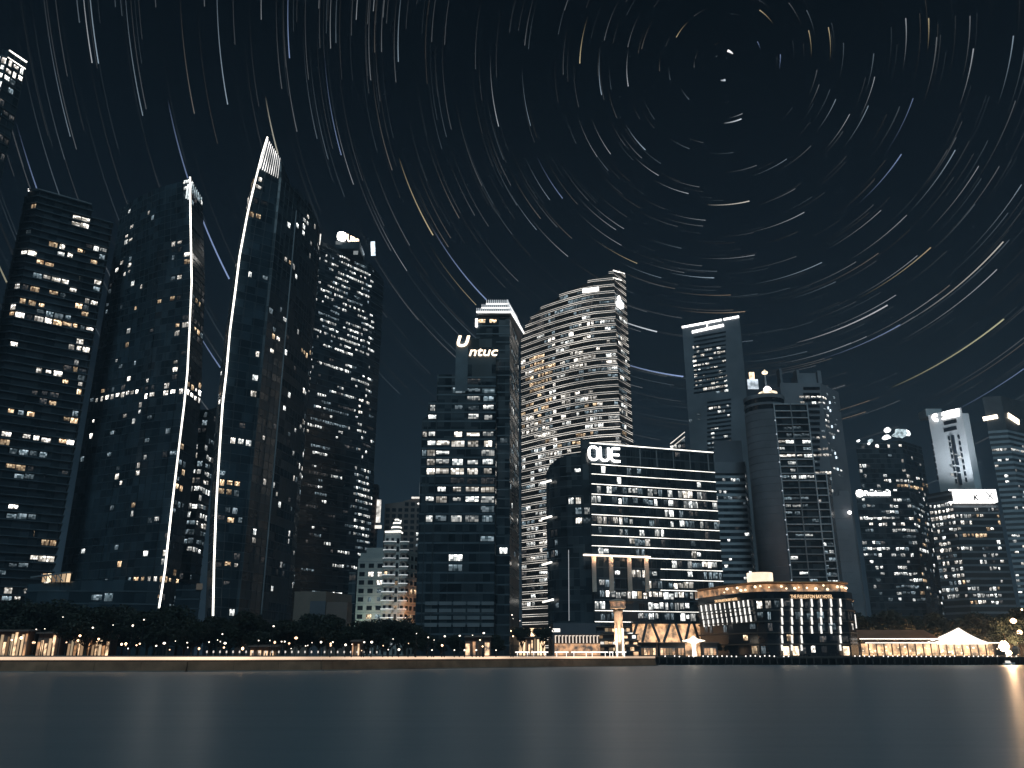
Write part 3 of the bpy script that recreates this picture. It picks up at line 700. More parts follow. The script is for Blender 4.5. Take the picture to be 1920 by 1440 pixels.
for nm, pts in (('O', [rr(.5*u, 4.2*u, hh, 1.9*u)]),
                ('U', [[(5.9*u, hh)] + arc(5.9*u+r_, r_, r_, r_, 180, 270, 5) + arc(9.7*u-r_, r_, r_, r_, 270, 360, 5) + [(9.7*u, hh)]]),
                ('E', [[(15*u, hh)] + arc(11*u+r_, hh-r_, r_, r_, 90, 180, 5) + arc(11*u+r_, r_, r_, r_, 180, 270, 5) + [(15*u, 0)], [(11*u, hh*.5), (14.6*u, hh*.5)]])):
    m = MB()
    for q in pts: stroke(m, q, .95*u, so, d10, n10)
    part('sign_letter', m, SIGNW, b.o)
for px, yy, l_ in ((1014,903,19),(1016,970,18),(1017,1056,17),(1018,1126,19)):           # lit fins on the curved flank
    p, q = P(px,yy+3,Y+14), P(px+l_,yy-2,Y+8); m = MB(); m.bar(p, q, .9, .7); part('light_fin', m, STRIPW, b.o)
p, q = P(1066,1031,Y+3.2), P(1067,1164,Y+3.2); m = MB(); m.bar(p, q, .3, .3); part('corner_rail', m, glow('rail_glint', (.8,.85,.9), .35), b.o)
# glowing lobby behind slanted columns
zb = onplane(1250,1168,A,B).z
LOB = glow('lobby_amber', (1,.56,.28), .75, .8, .35)
p, q = onplane(1185,1170,A,B,.5), onplane(1316,1170,A,B,.5); m = MB(); m.bar(Vector((p.x,p.y,(zb+GZ)/2)), Vector((q.x,q.y,(zb+GZ)/2)), .3, zb-GZ); part('lobby_glass', m, LOB, b.o)
for x0, x1 in ((1190,1180),(1208,1200),(1218,1232),(1252,1240),(1262,1274),(1288,1280),(1296,1306)):
    p, q = onplane(x0,1169,A,B,2.4), onplane(x1,1204,A,B,2.4); m = MB(); m.bar(q, p, 1.1, .9); part('slanted_column', m, CONCD, b.o)
p, q = onplane(1182,1168,A,B,1.0), onplane(1318,1168,A,B,1.0); b.strip(p, q, GLASS2, 1.0, 3.6, 'soffit')
b.finish()

# ------------------------------------------------------------------ towers to the right
Y = 600; zt = P(1386,593,Y).z
A, B = C(1279,613,zt), C(1386,593,zt)
b = Building('office_tower', 'tall grey concrete tower with slanting white light bars along its roof', A.lerp(B,.5))
b.mass([A, B, B+Vector((7.5,24,0))], CONC, 4.0, None, bay=3.4,
       rows=[(1295,652,1312,720,70,0,'')][:0] + [(1299,653,1306,653,4,1,'b'), (1318,655,1360,648,4,.8,'ww'), (1300,663,1360,658,4,.45,'nw')],
       zones=[(1298,645,1309,732,.95,'nb'), (1310,655,1362,680,.15,'n'), (1310,680,1364,722,.42,'wnw'), (1315,722,1364,736,.9,'wn'), (1325,758,1372,770,.8,'wn'), (1325,770,1372,832,.3,'w'), (1290,760,1312,900,.16,'c'), (1325,832,1372,850,.4,'wc')], win=(.85,.5), depth=30, unlit=False)
nn = Vector((B.y-A.y, A.x-B.x, 0)).normalized(); ww = (B-A).length
for s0, s1, dz in ((.0,.70,-.4),(.735,.995,-.4)): b.strip(A.lerp(B,s0)+nn*.5+Vector((0,0,dz)), A.lerp(B,s1)+nn*.5+Vector((0,0,dz)), SIGNW, 1.5, .4)
b.strip(onplane(1298,623,A,B,.5), onplane(1357,610,A,B,.5), SIGNW, 2.0, .4); b.strip(onplane(1326,606,A,B,.5), onplane(1326,613,A,B,.5), SIGNW, 1.2, .4)
for yy in range(630, 735, 8):
    p, q = onplane(1301,yy+3,A,B,.12), onplane(1361,yy-8,A,B,.12); q.z = p.z; b.strip(p, q, WM['x'], 1.4, .2, 'window_band')
for yy in range(752, 850, 8):
    p, q = onplane(1326,yy+3,A,B,.12), onplane(1371,yy-3,A,B,.12); q.z = p.z; b.strip(p, q, WM['x'], 1.4, .2, 'window_band')
b.finish()

Y = 530
b = Building('low_office', 'small glass pavilion roof edged in white light beside concrete tower', P(1270,830,Y))
b.mass([P(1256,834,Y), P(1284,815,Y-6)], GLASS2, 4.0, None, bay=3, zones=[(0,800,1920,850,.8,'wc')], depth=20)
for dy in (0, 9): b.strip(P(1257,832+dy,Y-1), P(1284,810+dy,Y-7), STRIPL, .4, .3)
b.finish()

Y = 480; zt = P(1340,868,Y).z
b = Building('striped_block', 'grey office block striped by pale horizontal spandrels and blank top storey', P(1365,950,Y))
b.mass([P(1325,868,Y), P(1393,868,Y), P(1398,868,Y+16)], GLASS2, 3.55, SLABG, .25, 1.55, 2.6, zones=[(0,890,1920,935,.22,'wwc'), (0,935,1920,1100,.13,'wwc')], win=(.9,.5), depth=24)
b.box('blank_storey', X(1336,868,Y)-2, X(1393,868,Y)+.6, Y-.35, Y+10, zt-6.2, zt+.5, CONC)
b.mass([P(1338,826,Y+14), P(1390,826,Y+14)], CONCD, 4, None, depth=14, name='roof_block')
b.finish()

# round-fronted tower with a framed grid facade
Y = 440; zt = P(1440,738,Y).z
cxx = X(1437,800,Y+10); rad = (X(1474,800,Y+10)-X(1399,800,Y+10))/2
b = Building('round_tower', 'dark round concrete tower with a glowing rooftop drum and mast, grid-framed wing', P(1440,1000,Y))
m = MB(); m.lathe([(rad,GZ),(rad,zt-9)], cxx, Y+10, 40); part('drum_wall', m, surf('drum_concrete', (.12,.12,.135), .8, 0, .3, .06), b.o, True)
for z0_, z1_, mat in ((zt-9,zt-6.4,WM['x']), (zt-6.4,zt-5,CONC), (zt-5,zt-2.2,WM['x']), (zt-2.2,zt,CONC)):
    m = MB(); m.lathe([(rad-(.4 if mat is WM['x'] else 0),z0_),(rad-(.4 if mat is WM['x'] else 0),z1_)], cxx, Y+10, 40); part('drum_band', m, mat, b.o)
z = GZ+4
while z < zt-10:
    m = MB(); m.lathe([(rad+.04,z),(rad+.08,z+.05),(rad+.08,z+.2),(rad+.04,z+.25)], cxx, Y+10, 40); part('joint_ring', m, CONCD, b.o); z += 4
DR = glow('drum_light', (1,.80,.56), 1.7, .6, .3)
m = MB(); m.lathe([(rad*.42,zt+.2),(rad*.46,zt+1),(rad*.46,zt+2.8),(rad*.36,zt+3.4)], cxx+2, Y+8, 24); part('light_drum', m, DR, b.o)
m = MB(); m.lathe([(rad*.16,zt+3.5),(rad*.2,zt+5.2),(rad*.1,zt+6.5)], cxx+2, Y+8, 16); part('light_drum', m, SIGNW, b.o)
zp = P(1438,690,Y).z
m = MB(); m.lathe([(.5,zt+6.5),(.35,zp-1)], cxx+1.5, Y+8, 8); part('mast', m, SLABG, b.o)
m = MB(); m.lathe([(.3,zp-1.2),(1.5,zp-.6),(1.7,zp+.3),(.8,zp+1.0),(.2,zp+1.8)], cxx+1.5, Y+8, 12); part('mast_lamp', m, DR, b.o)
m = MB(); p = P(1403,736,Y+4); q = P(1420,712,Y+4); m.box(p.x, q.x, Y+3, Y+4, p.z+2, q.z); part('light_panel', m, glow('panel_glow', (.8,.9,1), .7, .6, .3), b.o)
m = MB(); p = P(1410,708,Y+16); m.box(p.x-1.6, p.x+1.2, Y+15, Y+16, p.z-3, p.z+3); part('light_panel', m, glow('panel_warm', (1,.7,.45), 1.6, .5, .5), b.o)
Yg = Y-1
w = b.mass([P(1450,758,Yg), P(1512,758,Yg)], GLASS2, 3.9, None, bay=4.2, zones=[(1450,755,1530,780,.1,'c'), (1450,795,1530,870,.5,'wwnc'), (1450,870,1530,1100,.34,'wwwc')], win=(.96,.42), depth=26, name='grid_wall')
x0, x1 = X(1450,758,Yg), X(1512,758,Yg); zz = P(1480,758,Yg).z
while zz > GZ+20:
    yy = pix((x0,Yg,zz))[1]
    m = MB(); m.box(x0, x1+.3, Yg-.9, Yg-.3, zz-.4, zz+.2); part('frame_beam', m, SLABG if (yy < 785 or 860 < yy < 905 or 980 < yy < 1020) else SLABM, b.o); zz -= 3.9
for px in (1450,1481,1512):
    m = MB(); x_ = X(px,758,Yg); m.box(x_-.3, x_+.3, Yg-.95, Yg-.25, GZ, P(px,757,Yg).z+.25); part('frame_post', m, SLABG if px != 1481 else SLABM, b.o)
z = GZ+6
while z < P(1480,765,Yg).z:
    m = MB(); m.lathe([(.2,z-.3),(.35,z),(.2,z+.3)], x0-.3, Yg-1.1, 6); part('corner_lamp', m, glow('corner_glint', (.8,.9,1), .7), b.o); z += 7.8
b.finish()
b = Building('gridded_annex', 'framed grid annex with few lit floors beside the round concrete tower', P(1550,1000,Y+3))
Yg = Y+6
b.mass([P(1510,889,Yg), P(1548,889,Yg), P(1556,889,Yg+14)], GLASS2, 3.9, None, bay=4, zones=[(0,930,1920,1100,.42,'wwc')], win=(.95,.42), depth=22, faces=[0])
x0, x1 = X(1510,889,Yg), X(1548,889,Yg); zz = P(1530,889,Yg).z
while zz > GZ+20:
    m = MB(); m.box(x0, x1+.3, Yg-.9, Yg-.3, zz-.4, zz+.2); part('frame_beam', m, SLABG, b.o); zz -= 3.9
for px in (1513,1548):
    m = MB(); x_ = X(px,889,Yg); m.box(x_-.3, x_+.3, Yg-.95, Yg-.25, GZ, P(px,888,Yg).z+.25); part('frame_post', m, SLABG, b.o)
b.finish()

Y = 520; zt = P(1500,705,Y).z
b = Building('office_tower', 'blocky grey tower with open roof frame standing behind the round tower', P(1520,900,Y))
A, B = P(1462,718,Y), P(1538,718,Y); B2 = P(1569,712,Y+20); B2.z = A.z
b.mass([A, B, B2], CONC, 3.9, None, bay=3.6, zones=[(1500,740,1545,765,.75,'wn'), (1500,810,1545,900,.4,'wn'), (1540,730,1580,900,.18,'wc'), (1500,900,1560,1100,.2,'w')], win=(.9,.4), depth=24, unlit=False)
for yy in range(728, 900, 11):
    p = P(1506,yy,Y-.3); q = P(1537,yy,Y-.3); b.strip(p, q, WM['x'], 1.9, .2, 'window_band')
for x0, x1, t_ in ((1462,1466,690),(1494,1499,692),(1533,1540,694)):
    m = MB(); m.box(X(x0,t_,Y), X(x1,t_,Y), Y+1, Y+8, A.z-.1, P(1500,t_,Y).z); part('roof_fin', m, CONC, b.o)
m = MB(); m.box(X(1497,694,Y), X(1536,694,Y), Y+4, Y+16, A.z-.1, P(1500,696,Y).z); part('roof_screen', m, CONC, b.o)
for px, yy in ((1554,765),(1558,770),(1561,800),(1564,820),(1567,850),(1569,858),(1572,880),(1557,755)):
    p = onplane(px-2,yy,B,B2,.3); m = MB(); m.box(p.x-.4, p.x+.4, p.y-.4, p.y+.4, p.z-.8, p.z+.8); part('facade_lamp', m, glow('facade_lamp', (.75,.9,1), 1.4), b.o)
b.finish()

Y = 470
b = Building('blank_tower', 'blank dark concrete slab with stepped corner and one small lamp', P(1590,1000,Y))
b.mass([P(1548,930,Y), P(1573,930,Y), P(1573.3,920,Y), P(1592,920,Y)], CONC, 5, None, depth=24, bay=50)
for k_ in range(14):
    z = GZ+8+k_*6.0
    if z < P(1580,935,Y).z: m = MB(); m.box(X(1549,1000,Y), X(1592,1000,Y), Y-.06, Y+.02, z, z+.15); part('panel_joint', m, CONCD, b.o)
p = P(1593,961,Y-2); m = MB(); m.lathe([(.3,p.z-1),(1.0,p.z-.5),(1.0,p.z+.5),(.3,p.z+1)], p.x, p.y, 10); part('wall_lamp', m, SIGNW, b.o)
b.finish()

# pair with the luminous roof cloud and the sign bar
Y = 640; zt = P(1680,826,Y).z
b = Building('office_tower', 'dark tower topped by a billowing cloud of lit roof glass', P(1675,900,Y))
b.mass([P(1604,832,Y), P(1690,826,Y), P(1728,838,Y+20)], GLASS2, 4.0, SLABD, .15, .5, 3.0, rows=[(1660,900,1730,900,4,.7,'wn'), (1680,912,1760,914,4.5,.95,'o')], zones=[(1604,860,1635,915,.3,'w'), (0,0,1920,915,.07,'wn'), (0,915,1920,1200,.2,'wc')], depth=30)
CL = surf('roof_glass', (.6,.68,.7), .3)
for q, (px, py, w_, h_, em) in enumerate(((1664,807,11,7,1),(1662,820,14,6,1),(1690,812,22,12,.0),(1700,812,12,8,1),(1680,817,12,5,.0),(1632,826,8,5,.0),(1629,831,5,3,1),(1609,826,6,3,1))):
    p = P(px, py, Y-2-q*.6); m = MB(); sx, sz = w_*Y/F*.62, h_*Y/F*.75; n_ = 14
    prof = [(.05,-1),(.6,-.8),(.95,-.3),(1,.15),(.7,.7),(.3,.95),(.05,1)]
    m.lathe([(r0*sx, p.z+zz0*sz) for r0, zz0 in prof], p.x, p.y, n_)
    m.v = [(p.x+(v[0]-p.x)*(1+.12*math.sin(v[2]*1.7+q)), p.y+(v[1]-p.y)*.5, v[2]+.5*math.sin(v[0]*.8+q)) for v in m.v]
    part('roof_shell', m, glow('roof_cloud_light', (.95,1,1), 2.6, .4, .25) if em else glow('roof_cloud_dim', (.6,.75,.8), .7, .7, .4), b.o, True)
b.finish()
Y = 560; zt = P(1640,925,Y).z
b = Building('office_block', 'black office block with a glaring white sign bar along its roof edge', P(1670,1000,Y))
b.mass([P(1604,921,Y), P(1705,921,Y), P(1728,925,Y+24)], GLASS2, 4.1, SLABD, .15, .5, 3.2,
       rows=[(1605,970,1712,970,4.5,.6,'wwn'), (1630,982,1712,982,4.5,.5,'wb'), (1605,1015,1668,1015,4.5,.7,'wc'), (1612,1027,1708,1027,4.5,.7,'wwc'), (1608,1038,1695,1038,4.5,.85,'wwc'), (1650,1095,1680,1095,5,1,'b')],
       zones=[(1604,935,1720,1130,.26,'wwwc'), (1700,935,1745,1130,.3,'cwo')], win=(.92,.5), depth=30)
m = MB(); p = P(1612,925,Y-2); m.lathe([(.3,p.z-2.6),(2.0,p.z-1.8),(2.7,p.z),(2.0,p.z+1.8),(.3,p.z+2.6)], p.x, p.y, 8); part('sign_emblem', m, SIGNW, b.o)
p = P(1621,929,Y-1.5); text('Prudential', 4.6, SIGNW, b.o, tuple(p), 0, .3, 0, .12, width=X(1669,925,Y)-X(1621,925,Y))
b.finish()

# pale bank tower with dark slots
Y = 560; zt = P(1780,772,Y).z
A, B = C(1740,778,zt), C(1802,764,zt)
b = Building('bank_tower', 'pale floodlit tower with Chinese lettering and a round emblem near its roof', A.lerp(B,.6))
b.mass([A, B, B+Vector((8,14,0)), B+Vector((13,15,0)), B+Vector((18,28,0))], PALE, 3.6, None, bay=60, depth=16)
pp = lambda x, y, o_=.2: onplane(x, y, A, B, o_)
VP = -3945.0
def dn(x, y, y2): return 960 + (x-960)*(y2-VP)/(y-VP)                                   # follow an upright line down the picture
d15 = (B-A).normalized()
b.box('penthouse', C(1755,770,zt).x, B.x-2, A.y+3, A.y+14, zt-.1, zt+5.5, PALE)
for k_ in range(19):
    y0 = 798 + k_*6.4
    for xr in (1752,1746):
        pass
for yy in (791,804):
    p, q = pp(1770,yy+3), pp(1794,yy-2); q.z = p.z; b.strip(p, q, WM['x'], 2.6, .3, 'window_band')
for y0, y1 in ((816,851),(853,872),(876,885),(888,909)):
    p, q = pp(dn(1785,800,y0),y0), pp(dn(1785,800,y1),y1); p.x = q.x = (p.x+q.x)/2; m = MB(); m.bar(q, p, 3.2, .35); part('window_slot', m, WM['x'], b.o)
for xc in (1744, 1776.5, 1794.5):
    for k_ in range(8 if xc > 1750 else 7):
        y0 = 822+k_*11.5; p = pp(dn(xc,800,y0), y0-(xc-1776)*.15); m = MB(); m.box(p.x-.75, p.x+.75, p.y-.2, p.y+.1, p.z-1.5, p.z+1.5)
        part('window', m, WM['x'], b.o)
Bs = B+Vector((8,14,0))
for k_ in range(9):
    y0 = 812+k_*12.5; p = onplane(dn(1812,800,y0), y0, B, Bs, .2); m = MB(); m.box(p.x-.7, p.x+.7, p.y-.3, p.y+.2, p.z-1.6, p.z+1.6); part('window', m, WM['x'], b.o)
for px, py in ((1811,786),(1814,804)):
    p = onplane(px, py, B, Bs, .3); m = MB(); m.box(p.x-.8, p.x+.8, p.y-.4, p.y+.2, p.z-1, p.z+1); part('window', m, SIGNW, b.o)
for (px, py) in ((1801,857),(1786,890),(1786,874),(1793,851)):
    p = pp(px,py,.5); m = MB(); m.box(p.x-.9, p.x+.9, p.y-.2, p.y, p.z-.8, p.z+.8); part('window', m, WM['w'], b.o)
p = pp(1756,783,.6); m = MB()
m.lathe([(.1,-.3),(2.9,-.3),(2.9,.3),(.1,.3)], 0, 0, 24); m.v = [(p.x+x_, p.y+z_, p.z+y_) for x_, y_, z_ in m.v]; part('sign_emblem', m, SIGNW, b.o)
m = MB(); m.box(p.x-.9, p.x+.9, p.y-.55, p.y-.35, p.z-.8, p.z+.8); part('emblem_square', m, glow('emblem_dim', (.8,.8,.8), .6), b.o)
p = pp(1767,782,.6); text('中国银行', 4.2, SIGNW, b.o, tuple(p), rz_of(A,B), .2, 0, .08, width=(pp(1800,778)-pp(1767,782)).length)
p = pp(1767,787,.6); text('BANK OF CHINA', 1.6, SIGNW, b.o, tuple(p), rz_of(A,B), .2, 0, .05, width=(pp(1800,781)-pp(1767,787)).length)
ld = bpy.data.lights.new('floodlight', 'SPOT'); ld.energy = 170000; ld.color = (.85,.93,1); ld.spot_size = R(70); ld.spot_blend = 1; ld.shadow_soft_size = 1.5
lo = bpy.data.objects.new('floodlight', ld); col.objects.link(lo); lo.parent = b.o
lo.location = Vector((A.x+2, A.y-46, P(1780,935,Y).z)) - org(b.o); lo.rotation_euler = (R(138), 0, R(-4))
b.finish()

Y = 515; zt = P(1820,919,Y).z
A, B, Cc = C(1738,927,zt), C(1783,919,zt), C(1866,919,zt)
b = Building('office_block', 'brownish ribbon-windowed office block under a big white illuminated roof sign', B)
b.mass([A, B, Cc, Cc+Vector((5,14,0))], surf('brown_grey_cladding', (.035,.036,.04), .4, 0, .2, .05), 4.0, SLABM, .12, 1.3, 2.6,
       zones=[(0,915,1920,944,.0,'w'), (1735,944,1790,985,.7,'bwn'), (1735,985,1800,1090,.55,'wnn'), (1735,1090,1800,1130,.4,'wwc'), (1790,944,1880,1130,.33,'wwwno')], win=(.78,.55), depth=24)
m = MB(); m.box(B.x+.3, Cc.x-.3, B.y-1.2, B.y-.4, P(1800,942,Y).z, zt+.2); part('sign_panel', m, glow('roof_sign_white', (1,.97,.93), 2.6), b.o)
for yy in (919, 942):
    p = P(1779,yy,Y-1.5); q = P(1866,yy,Y-1.5); b.strip(p, q, SIGNW, .8, .5)
p = P(1826,938,Y-1.6); text('K', 5.0, FRAME, b.o, tuple(p), 0, .2, 0, .1)
m = MB()
for s_ in (-1, 1):
    p = P(1856,930,Y-1.7); m.bar(p+Vector((s_*2.0,0,2.4)), p, .4, .5); m.bar(p+Vector((s_*2.0,0,-2.4)), p, .4, .5)
part('sign_emblem', m, surf('sign_grey', (.25,.27,.3), .5), b.o)
b.finish()

Y = 600; zt = P(1880,745,Y).z
A, B, Cc = P(1842,748,Y), P(1876,742,Y-4), P(1935,760,Y+18)
for q in (A, B, Cc): q.z = zt
b = Building('striped_tower', 'grey tower of stacked pale bands with two slanting lit signs at its top', B)
b.mass([A, B, Cc], surf('dusky_cladding', (.07,.075,.085), .6), 3.95, SLABG, .3, 1.9, 2.6,
       rows=[(1850,843,1890,841,4,.8,'wn'), (1890,840,1925,846,4,.9,'bw'), (1855,867,1890,866,4,.7,'w')], zones=[(0,0,1920,830,.0,'w'), (0,830,1940,1140,.13,'wwn')], win=(.9,.45), depth=26, slab_z=lambda z: z < P(1880,808,600).z)
SO2 = glow('sign_cream', (1,.86,.66), 4)
p, q = onplane(1843,786,A,B,.6), onplane(1870,781,A,B,.6); b.strip(p, q, SO2, 3.0, .5, 'sign_panel')
p, q = onplane(1889,779,B,Cc,.6), onplane(1909,792,B,Cc,.6); b.strip(p, q, SO2, 4.2, .5, 'sign_panel')
b.finish()

# ------------------------------------------------------------------ low buildings along the shore
Y = 300; zt = P(600,1109,Y).z
b = Building('podium_block', 'plain beige two-tone podium below the tall white-windowed tower', P(605,1140,Y))
b.mass([P(553,1109,Y+4), P(612,1109,Y), P(660,1116,Y+12)], BEIGE, 4, None, depth=26, bay=50)
b.box('recess_panel', X(582,1130,Y)+0, X(611,1130,Y), Y-.25, Y+.6, GZ, P(590,1127,Y).z, CONCD)
b.box('recess_panel', X(613,1130,Y), X(652,1130,Y), Y-.3, Y+9, GZ, P(630,1129,Y).z, BROWN)
b.finish()
Y = 335
b = Building('glass_shed', 'slim dark glass annex squeezed beside pale apartment house', P(660,1100,Y+8))
b.mass([P(655,1074,Y+8), P(668,1074,Y+8)], GLASS, 4, SLABM, .1, .3, 3, depth=14, zones=[(0,0,1920,1440,.1,'d')]); b.finish()
Y = 290
b = Building('podium_block', 'low dark podium with a warm lit truss bridge at the residential tower', P(150,1110,Y))
b.mass([P(52,1096,Y), P(130,1090,Y), P(220,1087,Y), P(300,1090,Y+4)], GLASS, 4.2, SLABD, .2, .5, 4, depth=24, zones=[(0,0,1920,1440,.05,'cn')])
q0, q1 = P(60,1083,Y-1), P(134,1073,Y-1)
b.strip(q0, q1, SLABM, .5, 2, 'bridge_roof')
for k_ in range(6):
    m = MB(); x_ = X(80+k_*9,1088,Y-1); m.box(x_, x_+1.1, Y-1.4, Y-1, P(90,1092,Y).z, P(90,1076,Y).z); part('window', m, WM['o'], b.o)
for k_ in range(4):
    p = P(78+k_*10,1076,Y-1.8); m = MB(); m.bar(p, P(88+k_*10,1090,Y-1.8), .25, .25); part('truss_bar', m, SLABG, b.o)
b.finish()
Y = 285
b = Building('car_park', 'small black block with three strings of tiny white lights between the sails', P(355,1120,Y))
b.mass([P(332,1092,Y), P(378,1097,Y)], GLASS2, 3.0, SLABD, .2, .4, 1.6, depth=20, rows=[(330,1111,378,1112,3,.6,'w'), (330,1125,378,1126,3,.75,'wwc'), (330,1138,378,1138,3,.85,'ww')], win=(.6,.35))
m = MB(); p = P(369,1094,Y-.5); m.box(p.x, p.x+2, Y-.7, Y-.3, p.z-2, p.z); part('light_panel', m, WM['n'], b.o)
b.finish()

# ------------------------------------------------------------------ waterfront hotel
Y = 332; zt = P(1500,1109,Y).z
b = Building('waterfront_hotel', 'low waterfront hotel with white light fins and glowing rooftop terrace', P(1450,1200,Y))
HD = surf('dark_hotel_glass', (.012,.016,.022), .2, 0, .5, .2); HS = surf('hotel_slab', (.06,.055,.05), .5)
hc = [P(1309,1128,376), P(1360,1119,353), P(1398,1113,340), P(1414,1110,335.5), P(1430,1109,333), P(1446,1109,332.2), P(1463,1109,Y), P(1583,1109,Y), P(1597,1112,Y+8)]
for q in hc: q.z = zt
b.mass(hc, HD, 4.2, HS, .5, .5, 4.0, zones=[(1415,1118,1440,1175,.85,'ncn'), (1440,1118,1464,1175,.6,'nwo'), (1464,1118,1600,1225,.5,'ncodc'), (1310,1175,1464,1225,.25,'ocdo')], win=(.62,.66), depth=24)
A, B = hc[6], hc[7]
FIN = glow('fin_light', (1,.95,.88), 1.15)
for px in (1464.5,1483,1501,1520,1537.5,1556,1573.5):
    for y0, y1 in ((1123,1137.5),(1140,1154),(1157,1171),(1174,1188),(1191,1206),(1209,1220)):
        if px in (1520,1537.5,1556) and y0 > 1185: continue
        p, q = onplane(px,y0,A,B,.9), onplane(px,y1,A,B,.9); q.x = p.x; m = MB(); m.bar(q, p, .55, .5); part('light_fin', m, FIN, b.o)
A, B = hc[0], hc[2]
for k_ in range(11):
    px = 1317 + 88*(k_/10)**1.0
    for r_ in range(3):
        y0 = 1135 - k_*1.0 + r_*14.2; p, q = onplane(px+r_*2.4,y0,A,B,.7), onplane(px+r_*2.4+1.5,y0+12,A,B,.7)
        m = MB(); m.bar(q, p, .5, .5); part('light_fin', m, FIN, b.o)
dh = (B-A).normalized(); nh = Vector((dh.y,-dh.x,0))
p, q = onplane(1344,1130,A,B,1.0), onplane(1387,1127,A,B,1.0)
OR = glow('sign_orange', (1,.62,.32), 1.2)
text('THE FULLERTON BAY HOTEL', 1.5, OR, b.o, tuple(p), rz_of(A,B), .06, 0, -.01, width=(q-p).length)
A, B = hc[6], hc[7]; p, q = onplane(1481,1122,A,B,1.0), onplane(1560,1124,A,B,1.0); q.z = p.z
text('THE FULLERTON BAY HOTEL', 1.9, OR, b.o, tuple(p), 0, .08, 0, .01, width=(q-p).length)
rc = [Vector((q.x, q.y, zt)) for q in hc]
m = MB(); rg = [(q.x, q.y+2.5) for q in rc] + [(rc[-1].x, rc[-1].y+20), (rc[0].x+6, rc[0].y+16)]; m.prism(rg, zt+3.6, zt+4.1); part('terrace_roof', m, surf('timber_soffit', (.5,.28,.14), .6), b.o)
TL = glow('terrace_lamp', (1,.74,.46), 2.2, .5, .6)
tot = 0
for i in range(1, len(rc)-1):
    n_ = max(1, int((rc[i+1]-rc[i]).length/2.6))
    for k_ in range(n_):
        p = rc[i].lerp(rc[i+1], (k_+rnd.random()*.6)/n_) + Vector((0,3.0,rnd.uniform(.5,2.2))); s_ = rnd.uniform(.25,.65)
        m = MB(); m.lathe([(s_*.3,p.z),(s_,p.z+s_*.5),(s_*.8,p.z+s_*1.3),(s_*.2,p.z+s_*1.7)], p.x, p.y, 8); part('terrace_lamp', m, TL, b.o)
for i in range(0, len(rc)-1):
    m = MB(); a0, a1 = rc[i]+Vector((0,5,1.8)), rc[i+1]+Vector((0,5,1.8)); m.bar(a0, a1, .2, 2.8); part('terrace_glass', m, glow('terrace_glow', (1,.5,.22), .3, .9, .35), b.o)
m = MB(); p, q = P(1407,1088,Y+8), P(1453,1073,Y+8); m.lathe([((q.x-p.x)/2, zt+4.2),((q.x-p.x)/2, q.z)], (p.x+q.x)/2, Y+12, 24); part('rooftop_lantern', m, glow('lantern_glow', (1,.78,.56), 1.35, .2, .2), b.o, False)
p = P(1603,1152,Y); m = MB(); m.bar(p, P(1606,1178,Y), .3, .3); part('light_pole', m, FIN, b.o)
# quayside lights at its foot
for px in (1472,1490,1585):
    p = P(px,1215,Y-2); m = MB(); m.box(p.x-.8, p.x+1.4, Y-2.2, Y-1.8, GZ+.3, GZ+3.6); part('door_light', m, glow('door_glow', (1,.75,.5), 1.7, .6, .8), b.o)
b.finish()

# dark curved terrace between the hotel and the office block
Y = 350
AMB = glow('amber_front', (1,.50,.22), .45, .9, .45); AMB2 = glow('amber_front_bright', (1,.64,.36), 1.0, .9, .6)

# control tower on the quay
Y = 318; cx = X(1160,1180,Y); k_ = Y/F
TW = surf('warm_stone', (.5,.42,.36), .7)
t = thing('control_tower', 'slender floodlit control tower with flared round lookout on quay', 'tower', (cx, Y, GZ))
m = MB(); m.lathe([(1.75,GZ),(1.55,P(960,1150,Y).z),(1.9,P(960,1146,Y).z),(1.5,P(960,1143,Y).z)], cx, Y, 16); part('shaft', m, TW, t, True)
z0, z1, z2, z3 = [P(960,v,Y).z for v in (1143,1137,1129,1125)]
m = MB(); m.lathe([(1.5,z0),(2.9,z0+.4),(3.0,z1)], cx, Y, 20); part('gallery', m, TW, t)
m = MB(); m.lathe([(2.5,z1),(2.8,z2)], cx, Y, 20); part('lookout_glass', m, glow('lookout_glow', (1,.5,.25), .35, .9, .6), t)
for q in range(10):
    a = 2*math.pi*q/10; m = MB(); m.bar((cx+2.62*math.cos(a),Y+2.62*math.sin(a),z1), (cx+2.92*math.cos(a),Y+2.92*math.sin(a),z2), .22, .22); part('mullion', m, TW, t)
m = MB(); m.lathe([(2.9,z2),(3.2,z2+.3),(2.6,z3),(.4,z3+.4)], cx, Y, 20); part('roof', m, TW, t)
for s_ in (-1, 1):
    m = MB(); m.box(cx+s_*1.15-.35, cx+s_*1.15+.35, Y-2.1, Y-1.8, GZ, P(960,1178,Y).z); part('light_strip', m, glow('tower_strip', (1,.84,.64), 1.8, .4, .3), t)
for dx, en in ((-3.2,900),(3.4,900)):
    ld = bpy.data.lights.new('uplight','SPOT'); ld.energy = en*18; ld.color = (1,.66,.4); ld.spot_size = R(60); ld.spot_blend = 1; ld.shadow_soft_size = .3
    lo = bpy.data.objects.new('uplight', ld); col.objects.link(lo); lo.parent = t; lo.location = (dx, -5, 1); lo.rotation_euler = (R(148), 0, R(18 if dx > 0 else -18))

